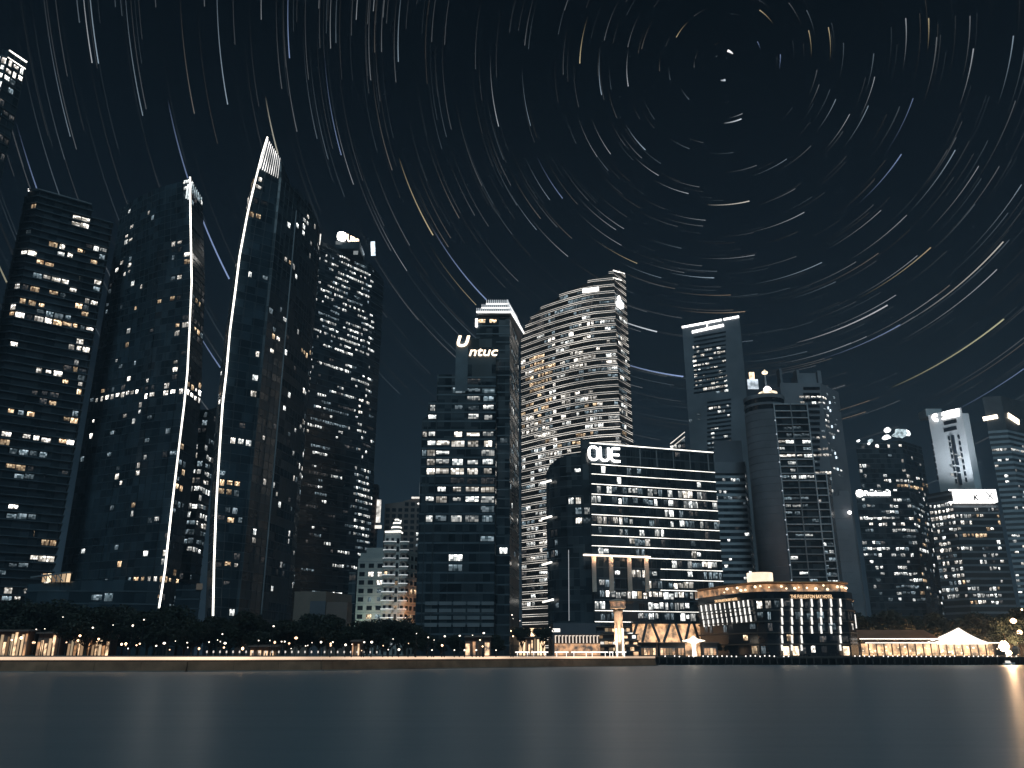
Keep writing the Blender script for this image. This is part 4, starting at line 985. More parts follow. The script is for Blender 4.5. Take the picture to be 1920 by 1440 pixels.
# terminal with lit columns, and the stacked restaurant
Y = 335
t = thing('terminal_building', 'low quay terminal with a row of thin glowing columns under dark roof', 'building', (X(1080,1200,Y), Y, GZ))
m = MB(); m.box(X(1038,1190,Y), X(1128,1190,Y), Y+2, Y+22, GZ, P(960,1168,Y).z); part('wall', m, CONCD, t)
m = MB(); m.box(X(1036,1190,Y), X(1126,1190,Y), Y-2.6, Y+1.9, P(960,1190,Y).z, P(960,1187,Y).z); part('canopy', m, CONCD, t)
for q in range(13):
    x_ = X(1041+q*6.5,1200,Y); m = MB(); m.box(x_-.2, x_+.2, Y-2.3, Y-1.9, P(960,1206,Y).z, P(960,1193,Y).z); m.box(x_-.2, x_+.75, Y-2.3, Y-1.9, P(960,1193,Y).z, P(960,1191.5,Y).z); part('light_column', m, glow('column_light', (1,.82,.66), .9), t)
m = MB(); m.box(X(1040,1215,Y), X(1125,1215,Y), Y-.4, Y+.2, GZ, P(960,1207,Y).z); part('shop_glass', m, AMB, t)
t = thing('restaurant_block', 'stacked quay restaurant with lit storeys beside the control tower', 'building', (X(1165,1200,Y), Y+4, GZ))
for y0, y1, x0, x1 in ((1222,1212,1124,1200),(1210,1201,1124,1198),(1199,1190,1122,1196),(1186,1176,1120,1185)):
    zz0, zz1 = P(960,y0,Y).z, P(960,y1,Y).z; m = MB(); m.box(X(x0,1200,Y), X(x1,1200,Y), Y+1, Y+14, max(GZ,zz0), zz1); part('storey', m, CONCD, t)
    n_ = 9
    for q in range(n_):
        if rnd.random() < .35: continue
        xa = X(x0+2+(x1-x0-4)*q/n_,1200,Y); xb = X(x0+2+(x1-x0-4)*(q+.85)/n_,1200,Y); m = MB(); m.box(xa, xb, Y+.7, Y+.98, max(GZ,zz0)+.4, max(GZ,zz0)+.4+(zz1-max(GZ,zz0))*rnd.uniform(.4,.7)); part('window', m, rnd.choice((WM['b'],WM['o'],AMB2,WM['n'])), t)
    m = MB(); m.box(X(x0-1,1200,Y), X(x1+2,1200,Y), Y-.5, Y+14.5, zz1+.02, zz1+.3); part('floor_slab', m, BEIGE, t)
t = thing('signboard', 'white lit signboard on a pole beside clipped round tree', 'sign', (X(1037,1200,305), 305, GZ))
m = MB(); p = P(1037,1182,305); m.bar((p.x,305,GZ), (p.x,305,p.z), .25, .25); part('pole', m, SLABM, t)
m = MB(); p, q = P(1035,1185,304.6), P(1050,1178.5,304.6); m.box(p.x, q.x, 304.4, 304.7, p.z, q.z); part('panel', m, glow('board_white', (1,.92,.84), 1.6), t)
# light bars along the quay edge
for x0, x1 in ((966,993),(996,1028),(1040,1066),(1071,1104),(1105,1140),(1142,1150),(1154,1174)):
    p, q = P(x0,1221,262), P(x1,1222,262); m = MB(); m.bar(Vector((p.x,262,GZ+1.3)), Vector((q.x,262,GZ+1.3)), .3, .32); 
    for s_ in (.15,.85): c = Vector((p.x,262,0)).lerp(Vector((q.x,262,0)), s_); m.bar(c+Vector((0,.1,GZ)), c+Vector((0,.1,GZ+1.2)), .15, .15)
    single('light_rail', m, glow('rail_light', (1,.93,.85), 1.8), 'long white bar of light on short feet along the quay below terminal', 'light', (p.x,262,GZ), 'bars of light along the quay')
# flared lamp canopy
Y = 345; cx = X(1301,1210,Y)
t = thing('lamp_canopy', 'glowing T-shaped lamp canopy on a thick stem before the office lobby', 'lamp', (cx, Y, GZ))
LC = glow('canopy_glow', (1,.86,.66), 2.2)
m = MB(); m.lathe([(1.0,GZ),(.75,GZ+2.2),(.9,P(960,1207,Y).z)], cx, Y, 14); part('stem', m, LC, t)
z0 = P(960,1207,Y).z; m = MB(); m.lathe([(.9,z0),(2.2,z0+.6),(4.6,z0+1.0),(4.4,z0+1.25),(1.6,z0+1.9),(.2,z0+3.0)], cx, Y, 20); part('flared_top', m, LC, t)
# glass-fronted shops behind the boardwalk
Y = 352
for x0, x1, lab in ((1200,1232,'narrow amber shopfront on the boardwalk next to control tower'),(1236,1285,'wide amber shopfront on the boardwalk under the slanted lobby columns'),(1318,1345,'small amber shopfront on the boardwalk at the hotel corner')):
    t = thing('shopfront', lab, 'shop', (X(x0,1215,Y), Y, GZ), 'amber shopfronts on the boardwalk')
    m = MB(); m.box(X(x0,1215,Y), X(x1,1215,Y), Y, Y+5, GZ, P(960,1206,Y).z); part('wall', m, CONCD, t)
    m = MB(); m.box(X(x0,1215,Y)-.5, X(x1,1215,Y)+.5, Y-1.5, Y+5.2, P(960,1206,Y).z+.02, P(960,1206,Y).z+.35); part('roof', m, BROWN, t)
    n_ = int((x1-x0)/6)
    for q in range(n_):
        xa, xb = X(x0+2+(x1-x0-4)*q/n_,1215,Y), X(x0+2+(x1-x0-4)*(q+.8)/n_,1215,Y); m = MB(); m.box(xa, xb, Y-.2, Y-.02, GZ+.5, GZ+3.1); part('window', m, rnd.choice((AMB,AMB2,WM['o'])), t)

# pier pavilion with the white tent
Y = 352
t = thing('pier_pavilion', 'long arcaded pier pavilion outlined by two white roof lines, amber inside', 'building', (X(1700,1215,Y), Y, GZ))
x0, x1 = X(1605,1200,Y), X(1868,1200,Y); za, zb = P(960,1205.5,Y).z, P(960,1198,Y).z
m = MB(); m.box(x0, x1, Y+2, Y+16, GZ, za); part('hall', m, CONCD, t)
m = MB(); m.hexa([(x0,Y-1,zb+.3),(X(1760,1200,Y),Y-1,zb+.3),(X(1760,1200,Y),Y+16,zb+.3),(x0,Y+16,zb+.3),(x0+3,Y+8,P(960,1180,Y).z),(X(1752,1200,Y),Y+8,P(960,1180,Y).z),(X(1752,1200,Y),Y+9,P(960,1180,Y).z),(x0+3,Y+9,P(960,1180,Y).z)]); part('roof', m, surf('red_tile_roof', (.30,.15,.09), .7), t)
b2 = MB(); b2.bar((x0+1,Y-1.2,zb), (X(1762,1200,Y),Y-1.2,zb), .2, .35); part('light_strip', b2, STRIPW, t)
b2 = MB(); b2.bar((x0+3,Y-1.4,za), (x1,Y-1.4,za), .2, .3); part('light_strip', b2, STRIPW, t)
m = MB(); m.box(x0+2, x1-1, Y+1.5, Y+1.9, GZ+.2, za-.3); part('arcade_glow', m, glow('arcade_amber', (1,.58,.28), .95, .8, .35), t)
for q in range(10):
    xx = X(1613+q*14.8,1202,Y); m = MB(); m.bar((xx,Y-1.1,za+.3), (xx+1.7,Y-1.1,(za+zb)/2+.2), .3, .5); m.bar((xx+1.7,Y-1.1,(za+zb)/2+.2), (xx+3.2,Y-1.1,za+.3), .3, .5); part('roof_bracket', m, BEIGE, t)
for q in range(18):
    xx = X(1612+q*14.6,1215,Y); m = MB(); m.box(xx-.2, xx+.2, Y-1.3, Y-.9, GZ, za-.2); part('arcade_post', m, BROWN, t)
for q in range(46):
    xx = X(rnd.uniform(1615,1880),1215,Y); zz = GZ+rnd.uniform(.6,3.4); s_ = rnd.uniform(.18,.5); m = MB(); m.lathe([(s_*.3,zz),(s_,zz+s_*.5),(s_*.9,zz+s_),(s_*.2,zz+s_*1.5)], xx, Y+rnd.uniform(-.6,1), 8); part('lantern', m, TL, t)
t = thing('tent', 'white pyramid tent glowing over the pier pavilion', 'tent', (X(1800,1203,Y), Y+2, za))
TENT = glow('tent_fabric', (1,.90,.78), 1.5, .12, .2)
ap = P(1797,1177,Y+4); tx0, tx1 = X(1752,1203,Y), X(1848,1203,Y); zz = za+.35
m = MB(); n_ = 10; edge = []
for s_ in range(4):
    cs = [(tx0,Y-1.6),(tx1,Y-1.6),(tx1,Y+12),(tx0,Y+12)]; edge += [Vector((*cs[s_],zz)).lerp(Vector((*cs[(s_+1)%4],zz)), q/n_) for q in range(n_)]
rings = []
for k_ in range(7):
    f = k_/6; g_ = f**.8; rings.append([e_.lerp(Vector((ap.x,ap.y,zz)), g_*.985) + Vector((0,0,(ap.z-zz)*(f*.9+.1*f*f))) for e_ in edge])
for r0, r1 in zip(rings, rings[1:]):
    for q in range(len(edge)): m.quad(r0[q], r0[(q+1)%len(edge)], r1[(q+1)%len(edge)], r1[q])
part('canopy', m, TENT, t)
for cx_, cy_ in ((tx0,Y-1.6),(tx1,Y-1.6)):
    m = MB(); m.bar((cx_,cy_,GZ), (cx_,cy_,zz), .18, .18); part('tent_pole', m, SLABG, t)
m = MB(); m.box(tx0, tx1, Y-1.75, Y-1.62, zz-.9, zz-.05); part('valance', m, TENT, t)

# boardwalk railing with its dots of light, on piles
t = thing('boardwalk', 'dark timber boardwalk on piles edged with tiny white railing lamps', 'boardwalk', (X(1600,1240,QY-3), QY-3, 0))
x0, x1 = X(1230,1235,QY-4)+.5, X(2050,1235,QY-4)
m = MB(); m.box(x0, x1, QY-5, QY+.4, 2.3, 2.9); part('deck', m, surf('dark_timber', (.05,.04,.035), .7), t)
n_ = 60
for q in range(n_):
    xx = x0+.6+(x1-x0-1.2)*q/(n_-1); m = MB(); m.box(xx-.22, xx+.22, QY-4.9, QY-4.4, -1, 2.3); part('pile', m, surf('dark_timber', (.05,.04,.035), .7), t)
m = MB(); m.bar((x0,QY-4.8,3.95), (x1,QY-4.8,3.95), .08, .08); m.bar((x0,QY-4.8,3.4), (x1,QY-4.8,3.4), .06, .06); part('handrail', m, FRAME, t)
RL = glow('railing_lamp', (1,.93,.85), 2.2)
xx = x0+1; lm = MB(); lm.lathe([(.05,-.22),(.2,-.1),(.22,.08),(.05,.24)], 0, 0, 6); lme = lm.mesh('railing_lamp', RL)
pm = MB(); pm.box(-.05,.05,-.05,.05,2.9,3.95); pme = pm.mesh('rail_post', FRAME)
while xx < x1:
    px = pix((xx,QY-4.8,3.1))[0]
    link('rail_post', pme, t, Vector((xx,QY-4.8,0)) - org(t))
    if not 1482 < px < 1600 and rnd.random() < .86: link('railing_lamp', lme, t, Vector((xx,QY-5.02,3.05+rnd.uniform(-.12,.12))) - org(t))
    xx += 1.75
# moored boats
def boat(px, py, lab, L_):
    p = C(px, py, 0); t = thing('small_boat', lab, 'boat', (p.x, p.y, 0))
    m = MB(); n_ = 9; ribs = []
    for i in range(n_):
        s_ = i/(n_-1); w_ = (.85*math.sin(math.pi*min(1, .22+s_*.78))**.7 if s_ < 1 else .0)+.03; x_ = (s_-.5)*L_; sh = .62+.35*(2*s_-1)**2*(1 if s_ > .5 else .4)
        ribs.append([(x_,-w_,sh), (x_,-w_*.75,.1), (x_,0,-.2), (x_,w_*.75,.1), (x_,w_,sh)])
    for r0, r1 in zip(ribs, ribs[1:]):
        for q in range(4): m.quad(r0[q], r1[q], r1[q+1], r0[q+1])
        m.quad(r0[4], r1[4], r1[0], r0[0])
    wh = surf('white_hull', (.8,.8,.78), .4)
    link('hull', m.mesh('hull', wh), t)
    m = MB(); m.hexa([(-L_*.28,-.6,.6),(L_*.12,-.6,.6),(L_*.12,.6,.6),(-L_*.28,.6,.6),(-L_*.25,-.5,1.5),(L_*.02,-.5,1.5),(L_*.02,.5,1.5),(-L_*.25,.5,1.5)]); link('cabin', m.mesh('cabin', glow('cabin_lit', (1,.93,.85), .8)), t)
boat(1622,1244,'small white boat moored below the pavilion end next to hotel', 4.6); boat(1893,1247,'small white boat moored beyond the tent', 4.2)

# ------------------------------------------------------------------ trees
LEAF = surf('night_foliage', (.018,.026,.016), .7, 0, .5, .5); BARK = surf('bark', (.08,.06,.045), .9)
def tree_meshes(seed, h, sx, nl, leaf, trunk_h=.3, blob=7, low=.3):
    r = random.Random(seed); tb = MB()
    th = h*trunk_h; tb.tube([(0,0,0),(.1,0,th*.5),(r.uniform(-.2,.2),0,th),(r.uniform(-.3,.3),r.uniform(-.3,.3),h*.7)], [h*.03,h*.024,h*.02,h*.008], 7)
    blobs = []
    for i in range(blob):
        a = 2*math.pi*i/blob + r.uniform(-.4,.4); rr_ = sx*r.uniform(.35,.75); z = h*r.uniform(low+.18,.82)
        c = Vector((rr_*math.cos(a), rr_*math.sin(a), z)); blobs.append((c, sx*r.uniform(.34,.52)))
        tb.tube([(0,0,th*r.uniform(.75,1)), tuple(c*.5+Vector((0,0,th*.35))), tuple(c)], [h*.013,h*.009,h*.004], 5)
    blobs.append((Vector((0,0,h*.8)), sx*.5)); blobs.append((Vector((r.uniform(-1,1),0,h*.62)), sx*.62))
    lb = MB()
    for i in range(nl):
        c, rad_ = r.choice(blobs); d = Vector((r.gauss(0,1), r.gauss(0,1), r.gauss(0,1))).normalized()*rad_*(r.random()**.35); d.z *= .78
        p = c+d
        if p.z > h: p.z = h - r.random()*.4
        u = Vector((r.gauss(0,1), r.gauss(0,1), r.gauss(0,.6))).normalized(); v = u.cross(Vector((r.gauss(0,1), r.gauss(0,1), r.gauss(0,1)))).normalized(); s_ = leaf*r.uniform(.6,1.3)
        lb.quad(p-u*s_, p-v*s_*.5, p+u*s_, p+v*s_*.5)
    return tb.mesh('trunk', BARK, smooth=True), lb.mesh('crown', LEAF)
TREES = [tree_meshes(11+i, 13, 5.0+.5*i, 4200, .42, .2, 8, .16) for i in range(4)]
POPL = tree_meshes(40, 13, 2.6, 2600, .36, .18, 6)
ROUND = tree_meshes(50, 9, 3.1, 4200, .28, .28, 9, .38)
def tree(px, top, Y, kind, lab, group):
    p = P(px, top, Y); h = p.z - GZ; t = thing('tree', lab, 'tree', (X(px,1225,Y), Y, GZ), group)
    a, c = (TREES+[POPL,ROUND])[kind]; k_ = h/(9 if kind == 5 else 13); f = rnd.uniform(.9,1.15)*(1 if kind >= 4 else 1.1)
    rz = rnd.uniform(0,6.28)
    for nm, me in (('trunk',a),('crown',c)): o = link(nm, me, t); o.scale = (k_*f,k_*f,k_); o.rotation_euler = (0,0,rz)
def spot_of(px):
    for lim, w_ in ((110,'below the balconied residential tower'),(230,'below the dark podium with truss bridge'),(330,'at the foot of the shorter sail tower'),(400,'between the two sail towers'),(550,'at the foot of the tallest sail tower'),(660,'before the beige podium'),(790,'before the pale apartment house'),(965,'at the foot of the stepped black tower')):
        if px < lim: return w_
    return 'by the quay terminal'
x_ = -60
while x_ < 792:
    base = 1127 if x_ < 110 else 1137 if x_ < 330 else 1150 if x_ < 650 else 1163
    top = base + rnd.uniform(-7,12); Y = rnd.uniform(212,262)
    kd = 4 if rnd.random() < .12 else rnd.randrange(4)
    wh_ = spot_of(x_); kn = 'slender upright' if kd == 4 else ('broad leafy', 'wide low-branched', 'ragged leafy', 'dense spreading')[kd]
    tree(x_, top, Y, kd, f'dark {kn} tree {wh_}', f'{kn} trees {wh_}')
    x_ += rnd.uniform(13,24)
for x_ in range(800, 950, 26): tree(x_, 1192+rnd.uniform(-6,6), 270, rnd.randrange(4), 'low dark tree at the foot of the stepped black tower', 'low trees by the black tower')
tree(979,1172,300,5,'clipped dark tree close against the black tower before lit lobby','clipped trees before the lit lobby'); tree(1018,1173,300,5,'round clipped dark tree next to the white signboard','clipped trees before the lit lobby')
def pav(px):
    k_ = rnd.randrange(4); kn = ('broad leafy','wide low-branched','ragged leafy','dense spreading')[k_]; w_ = 'behind the tiled pavilion roof' if px < 1755 else 'behind the white tent' if px < 1850 else 'beyond the dazzling floodlight'
    return k_, f'{kn} tree warmly lit from below {w_}', f'{kn} trees {w_}'
for x_ in range(1606, 1960, 22): tree(x_+rnd.uniform(-5,5), 1152+rnd.uniform(-12,14), rnd.uniform(392,420), *pav(x_))
for x_, tp_ in ((1896,1150),(1922,1135)): tree(x_, tp_, 345, rnd.randrange(4), 'amber-lit tree standing beyond the tent', 'amber-lit trees beyond the tent')
for x_ in range(1345, 1460, 22): tree(x_, 1201+rnd.uniform(-5,5), 356, rnd.randrange(4), 'small dark tree in front of the hotel', 'small trees before the hotel')

# ------------------------------------------------------------------ lamps on the promenade
lampm = {}
def lamp_mesh(key, c, s_, r_):
    if key not in lampm:
        g_ = MB(); g_.lathe([(r_*.35,-r_),(r_*.9,-r_*.45),(r_,0),(r_*.9,r_*.45),(r_*.3,r_)], 0, 0, 10); po = MB(); po.lathe([(.14,0),(.09,.5),(.06,1)], 0, 0, 8)
        lampm[key] = (g_.mesh('globe', glow('globe_'+key, c, s_)), po.mesh('pole', FRAME))
    return lampm[key]
def street_lamp(px, py, Y, key='white', c=(1,.86,.7), s_=3.0, r_=.3, lab=None, grp=None):
    lab = lab or 'white globe street lamp '+spot_of(px); grp = grp or 'white lamps '+spot_of(px)
    p = P(px, py, Y); g_, po = lamp_mesh(key, c, s_, r_); t = thing('street_lamp', lab, 'street lamp', (p.x, Y, GZ), grp)
    o = link('pole', po, t); o.scale = (1,1,max(.4,p.z-GZ-r_)); o = link('globe', g_, t, (0,0,p.z-GZ)); k_ = rnd.choice((.3,.35,.4,.5,.6,.8)); o.scale = (k_*rnd.uniform(.8,1.6),k_,k_)
wl = dict(key='warm', c=(1,.62,.34), s_=6, r_=.42)
for px, py in ((68,1180),(84,1179),(174,1177),(118,1157),(270,1162),(212,1172),(249,1173),(308,1206),(329,1202),(351,1205),(240,1216),(293,1211),(352,1214),(408,1200),(413,1203),(422,1206),(417,1189),(392,1204),(485,1201),(506,1201),(528,1203),(534,1203),(546,1216),(573,1211),(577,1210),(585,1205),(602,1204),(624,1204),(648,1209),(660,1208),(683,1204),(697,1204),(728,1218),(748,1218),(737,1198),(781,1188),(803,1195),(814,1200),(834,1193),(862,1192),(886,1191),(907,1187),(810,1219),(852,1219),(871,1219),(893,1219),(930,1219),(513,1174)):
    street_lamp(px, py, rnd.uniform(205,214) if py > 1185 else rnd.uniform(206,212))
for px, py in ((22,1200),(40,1196),(150,1192),(228,1208),(236,1207),(262,1207),(256,1210),(185,1198),(420,1214),(455,1216),(620,1207),(829,1210),(900,1200),(905,1212),(958,1183),(962,1193)):  # the close pairs among these stand in for car headlights
    street_lamp(px, py, rnd.uniform(200,209), lab='amber globe lamp '+spot_of(px), grp='amber lamps '+spot_of(px), **wl)
for q in range(14):
    px = rnd.uniform(5,940); py = rnd.uniform(1196,1221); street_lamp(px, py, rnd.uniform(200,212), lab='small amber marker lamp '+spot_of(px), grp='marker lamps '+spot_of(px), key='mark', c=(1,.6,.36), s_=2.5, r_=.36)
for px, py in ((960,1153),(962,1160),(975,1164),(1031,1176)): street_lamp(px, py, 296, lab='globe lamp on a tall pole flanking the clipped trees', grp='lamps by the clipped trees', key='tall')
for px, py in ((1916,1143),(1900,1164),(1912,1186),(1907,1204)): street_lamp(px, py, 340, lab='large amber lamp among the amber-lit trees beyond the tent', grp='amber lamps beyond the tent', key='big', c=(1,.62,.34), s_=7, r_=1.2)
# amber shops under the trees
def lit_stall(px0, px1, py0, py1, Y, lab, n_):
    t = thing('stall', lab, 'stall', (X((px0+px1)/2,1215,Y), Y, GZ)); x0, x1 = X(px0,1210,Y), X(px1,1210,Y); zt_ = P(960,py0,Y).z
    m = MB(); m.box(x0, x1, Y, Y+4, GZ, zt_); part('wall', m, BROWN, t)
    m = MB(); m.hexa([(x0-.4,Y-1.2,zt_),(x1+.4,Y-1.2,zt_),(x1+.4,Y+4.3,zt_+.02),(x0-.4,Y+4.3,zt_+.02),(x0-.2,Y-1,zt_+.25),(x1+.2,Y-1,zt_+.25),(x1+.2,Y+4.1,zt_+.6),(x0-.2,Y+4.1,zt_+.6)]); part('roof', m, BROWN, t)
    for q in range(n_):
        xa = x0+(x1-x0)*(q+.1)/n_; xb = x0+(x1-x0)*(q+rnd.uniform(.5,.85))/n_; m = MB(); m.box(xa, xb, Y-.25, Y-.02, GZ+.3, GZ+.3+(zt_-GZ-.5)*rnd.uniform(.55,1)); part('window', m, rnd.choice((AMB2,AMB2,AMB,WM['o'])), t)
lit_stall(-20,52,1184,1212,216,'long bright amber stall with tall glowing openings under dark trees',11)
lit_stall(70,112,1188,1212,218,'short amber stall with a glowing doorway left of the kiosks',6)
lit_stall(128,158,1192,1205,219,'dim amber kiosk with small windows between stalls',5)
lit_stall(160,206,1194,1208,217,'low white-lit kiosk with a pale counter under dark trees',7)
lit_stall(470,520,1213,1222,214,'low flat amber kiosk beside the row of light bollards',4)
lit_stall(660,676,1203,1214,218,'tiny bright kiosk under trees near pale apartments',3)
lit_stall(872,920,1195,1215,262,'narrow amber booth at the foot of black tower',4)
lit_stall(985,1012,1196,1216,298,'amber booth between the two clipped trees',5)
# light bollards along the seawall
bm2 = MB(); bm2.lathe([(.14,0),(.12,.9)], 0, 0, 8); bl2 = MB(); bl2.lathe([(.12,.92),(.17,.98),(.17,1.35),(.05,1.45)], 0, 0, 8)
bme, ble = bm2.mesh('post', SLABM), bl2.mesh('lamp', glow('bollard_light', (1,.9,.8), .7))
for q in range(27):
    px = 386+q*12.3; a = None
    for s0, s1 in zip(SH, SH[1:]):
        if pix(s0)[0] <= px <= pix(s1)[0]: a = onplane(px, 1240, s0, s1); break
    d = Vector((a.x, a.y, 0)).normalized()*3
    t = thing('bollard', 'short bollard with a pale lit head standing on the seawall promenade', 'bollard', (a.x+d.x, a.y+d.y, GZ), 'light bollards along the seawall')
    link('post', bme, t).scale = (1,1,1); link('lamp', ble, t)
# floodlights by the tent
for px, py, r_, s_, lab in ((1883,1212,2.3,16,'large dazzling floodlight on a mast beside the tent'),(1893,1228,1.2,12,'small dazzling floodlight low by the quay under the larger one')):
    Y = 336; p = P(px,py,Y); t = thing('floodlight', lab, 'floodlight', (p.x,Y,GZ)); m = MB(); m.bar((p.x,Y,GZ), (p.x,Y,max(GZ+.5,p.z-r_)), .2, .2); part('mast', m, SLABM, t)
    m = MB()
    for q in range(6):
        a = 2*math.pi*q/6; c = Vector((p.x+r_*.42*math.cos(a), Y+.1*q, max(GZ+r_,p.z)+r_*.42*math.sin(a))); m.lathe([(r_*.08,c.z-r_*.45),(r_*.38,c.z-r_*.2),(r_*.42,c.z+r_*.1),(r_*.08,c.z+r_*.5)], c.x, c.y, 9)
    part('lamp_cluster', m, glow('flood_glare', (1,.70,.42), 14), t)
    ld = bpy.data.lights.new('flood', 'POINT'); ld.energy = 26000 if r_ > 1.5 else 4000; ld.color = (1,.62,.34); ld.shadow_soft_size = .8
    lo = bpy.data.objects.new('lamp_light', ld); col.objects.link(lo); lo.parent = t; lo.location = (0,-2.5,max(3,p.z-GZ+1))
for px, Y in ((1640,386),(1700,386),(1760,386),(1840,386),(1905,362)):
    p = P(px,1196,Y); t = thing('tree_uplight', 'amber ground lamp washing trees behind the pier pavilion', 'lamp', (p.x,Y,GZ), 'ground lamps behind the pavilion')
    m = MB(); m.lathe([(.5,GZ),(.6,GZ+.4),(.5,GZ+.6)], p.x, Y, 10); part('housing', m, FRAME, t); m = MB(); m.lathe([(.45,GZ+.61),(.3,GZ+.75)], p.x, Y, 10); part('lens', m, TL, t)
    ld = bpy.data.lights.new('up', 'POINT'); ld.energy = 9000; ld.color = (1,.5,.25); ld.shadow_soft_size = .4; lo = bpy.data.objects.new('lamp_light', ld); col.objects.link(lo); lo.parent = t; lo.location = (0,-.5,2.5)

# ------------------------------------------------------------------ the night sky's star trails, far out on the celestial sphere
sky = link('sky', None); sky['kind'] = 'structure'; sky['label'] = 'dark night sky with long concentric star trails circling the pole'
SM = bpy.data.materials.new('starlight'); t_, N, L, b_ = nodes(SM)
at_ = N.new('ShaderNodeAttribute'); at_.attribute_name = 'light'; em_ = N.new('ShaderNodeEmission'); L.new(at_.outputs['Color'], em_.inputs[0]); L.new(em_.outputs[0], N['Material Output'].inputs[0])
SM.cycles.emission_sampling = 'NONE'
RS = 5200.0; PXM = RS/F                                  # metres per photo pixel out there
def dirp(px, py): return Vector(ray(px, py)).normalized()
POLE = dirp(1356, 118)
def rot(v, a):
    return v*math.cos(a) + POLE.cross(v)*math.sin(a) + POLE*POLE.dot(v)*(1-math.cos(a))
SGN = 1 if (pix(rot(dirp(1356,400), .1)*1000 + Vector((0,0,CAMZ)))[0] > 1356) else -1
def trail(V, Fc, Cl, head, sweep, wpx, c, s_, fade=1.5, tp_=.35):
    """a tapering arc ending at the head; fades towards its tail"""
    n = max(4, int(math.degrees(sweep)*.9)); prev = None; b0 = len(V)
    for i in range(n+1):
        f = i/n; d = rot(head, -SGN*sweep*(1-f)); p = d*RS
        nx = (rot(d, SGN*.01)-d).normalized(); u = nx.cross(d).normalized(); w_ = wpx*PXM*(tp_+(1-tp_)*f**.7)
        for q in (u, -d, -u, d): V.append(tuple(p + q*w_*.5)); k_ = s_*(f**fade); Cl.append((c[0]*k_, c[1]*k_, c[2]*k_, 1))
        if i:
            for q in range(4): a = b0+(i-1)*4+q; bb = b0+(i-1)*4+(q+1) % 4; Fc.append((a, bb, bb+4, a+4))
def star_obj(name, V, Fc, Cl):
    me = bpy.data.meshes.new(name); me.from_pydata(V, [], Fc); ca = me.color_attributes.new('light', 'FLOAT_COLOR', 'POINT')
    ca.data.foreach_set('color', [x for c in Cl for x in c]); me.materials.append(SM); return link(name, me, sky)
BL, WH, YE, BR, CO = (.42,.58,1), (.85,.92,1), (1,.83,.5), (.9,.66,.45), (.6,.78,.95)
named = [  # head pixel, width, colour, strength, sweep in degrees
 (430,522,5.2,BL,.75,20),(413,688,4.6,BL,.55,8),(537,340,5,(1,.97,.8),.75,11),(812,440,4.2,YE,.65,15),(912,561,4.6,BL,.62,17),(893,571,2.6,YE,.4,14),
 (1232,621,4.6,WH,1.0,15),(1281,705,5,BL,.95,16),(1087,118,3.6,YE,.6,18),(185,118,3.4,CO,.55,14),(173,117,3,WH,.55,14),(268,216,3,CO,.38,16),(427,195,3.4,CO,.5,19),(543,108,3.4,BL,.6,14),(747,115,3.2,CO,.45,16),
 (935,236,3,WH,.5,18),(995,235,2.4,CO,.35,18),(1055,371,3,BL,.45,16),(1031,374,2.4,CO,.35,15),(1006,430,2.2,CO,.35,14),(1128,177,3.2,CO,.5,22),(1178,161,3.2,WH,.5,22),(1210,280,3.2,CO,.6,18),(1195,493,2.8,YE,.42,14),
 (1339,520,3.2,CO,.6,14),(1397,583,2.8,BR,.45,17),(1405,376,3.6,(1,.93,.82),.75,18),(1291,362,2.8,WH,.45,18),(1508,397,3,WH,.42,20),(1541,491,3,CO,.45,20),(1390,222,4.4,WH,.9,18),(1392,212,2.4,WH,.4,16),
 (1690,288,3.6,BL,.55,18),(1791,280,3.2,CO,.45,18),(1881,452,3.8,(1,.95,.85),.7,18),(1745,463,3.4,YE,.5,18),(1869,504,3,WH,.5,20),(1664,571,4.2,(.95,.95,1),.75,19),(1688,608,4,BL,.6,17),(1882,597,4.6,(1,1,.62),.62,19),
 (1758,551,3,WH,.42,19),(1596,642,2.6,WH,.4,16),(1553,50,3,YE,.5,18),(1516,56,3,YE,.45,18),(1463,101,2.8,BL,.5,16),(1420,77,2.4,BL,.4,14),(1424,18,3.2,YE,.5,20),(1268,69,3,YE,.45,20),
 (1698,33,3,WH,.4,16),(1741,33,3.6,YE,.45,9),(1825,90,3.2,WH,.5,14),(1900,66,3.2,CO,.45,14),(69,352,4,BL,.4,6),(16,535,5,(.9,.85,.6),.45,8),(132,255,2.6,CO,.3,14),(640,290,3,BL,.5,16),(663,345,2.6,WH,.35,14),(763,507,2.6,WH,.38,15),
 (1720,478,2.4,WH,.35,17),(1680,552,2.6,WH,.4,18),(1628,197,2.6,CO,.42,18),(1593,213,2.6,WH,.4,18),(1640,143,2.6,WH,.4,17),(1567,185,2.6,CO,.36,18),(1712,183,2.6,BL,.36,18),(1652,393,2.2,WH,.36,18),(1700,402,2.4,WH,.4,18),(1202,621,2.0,WH,.2,12),
 (1475,297,2.2,CO,.34,20),(1145,288,2.4,WH,.4,18),(1120,293,2.4,WH,.36,18),(1235,328,2.6,WH,.42,16),(1170,428,2.2,WH,.35,16),(1155,430,2.4,WH,.35,17),(1165,459,2.4,WH,.35,17),(1065,480,2.4,WH,.35,15),(1415,477,2.4,WH,.35,18),(1323,412,2.2,WH,.34,15),(1630,750,2.4,BR,.34,12),(1623,771,2.4,BR,.3,12),
 (1240,520,2.2,CO,.32,15),(1370,552,2.2,BR,.3,15),(1625,630,2.6,WH,.34,16),(1920,690,3,BL,.45,14),(1915,345,3,CO,.4,16),(1835,310,2.6,WH,.34,18),(1770,555,2.4,WH,.3,17),(620,90,2.4,WH,.3,15),(668,36,2.6,WH,.35,12),(700,20,2.4,WH,.3,12),(490,36,2.4,WH,.28,12)]
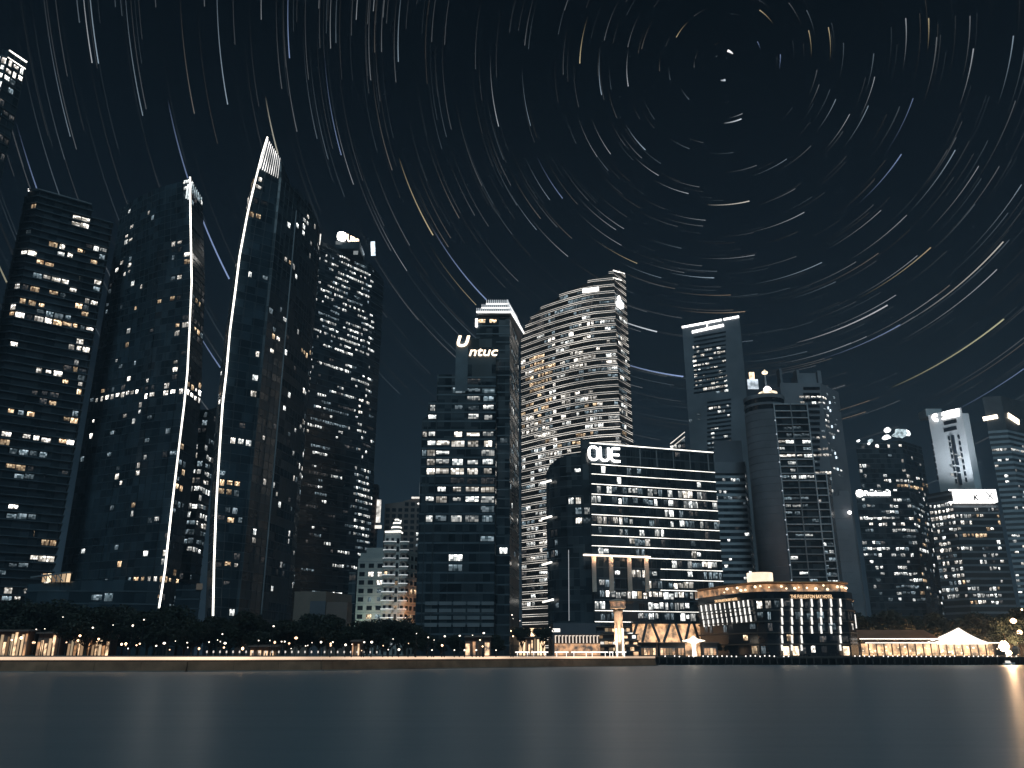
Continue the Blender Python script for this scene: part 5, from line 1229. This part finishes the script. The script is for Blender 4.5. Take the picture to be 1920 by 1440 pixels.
for px, py, w_, c, s_, sw_ in named:
    V, Fc, Cl = [], [], []; trail(V, Fc, Cl, dirp(px, py), R(sw_), w_*.48, c, s_*.75, .75 if s_ > .6 else 1.25, .65 if s_ > .6 else .35); star_obj('star_trail', V, Fc, Cl)
# the pole star
V, Fc, Cl = [], [], []; trail(V, Fc, Cl, dirp(1364,94), R(30), 4, (1,1,1), 1.3, .3); star_obj('star_trail', V, Fc, Cl)
V, Fc, Cl = [], [], []; trail(V, Fc, Cl, dirp(1360,149), R(18), 3.4, (.8,.9,1), .7, .6); star_obj('star_trail', V, Fc, Cl)
rs = random.Random(99); V, Fc, Cl = [], [], []; n_mid = 0
e1 = POLE.orthogonal().normalized(); e2 = POLE.cross(e1)
for i in range(6200):
    ct = rs.uniform(-.75, 1) if i > 600 else 1-.12*rs.random(); st = math.sqrt(1-ct*ct); a = rs.uniform(0, 2*math.pi); hd = POLE*ct + (e1*math.cos(a)+e2*math.sin(a))*st
    if hd.z < -.02: continue
    c = rs.choice((WH, CO, CO, CO, WH, WH, WH, (.95,.85,.75))); sg = rs.random()**3.2
    s_ = .026 + .10*sg; sw_ = R(rs.uniform(14, 23)); w_ = 1.0 + .6*sg
    pxy = pix(hd*1000+Vector((0,0,CAMZ))) if hd.y > .2 else (-999,0)
    if sg > .32 and n_mid < 195 and 0 < pxy[0] < 1920 and 0 < pxy[1] < 1000:
        n_mid += 1; v2, f2, c2 = [], [], []; trail(v2, f2, c2, hd, sw_, w_, c, s_); star_obj('star_trail', v2, f2, c2)
    else: trail(V, Fc, Cl, hd, sw_, w_, c, s_)
o = star_obj('faint_star_trails', V, Fc, Cl); o['kind'] = 'stuff'

# ------------------------------------------------------------------ the humid night air over the bay
m = MB(); m.box(-2100, 2100, -500, 2300, -4, 300)
hz = link('haze', m.mesh('haze', None)); hz['kind'] = 'stuff'
hm = bpy.data.materials.new('haze_air'); hm.use_nodes = True; hm.node_tree.nodes.clear()
ho = hm.node_tree.nodes.new('ShaderNodeOutputMaterial'); hv = hm.node_tree.nodes.new('ShaderNodeVolumePrincipled')
hv.inputs['Color'].default_value = (.58, .80, 1.0, 1); hv.inputs['Density'].default_value = .00026; hv.inputs['Anisotropy'].default_value = 0
hm.node_tree.links.new(hv.outputs[0], ho.inputs['Volume']); hz.data.materials.clear(); hz.data.materials.append(hm)
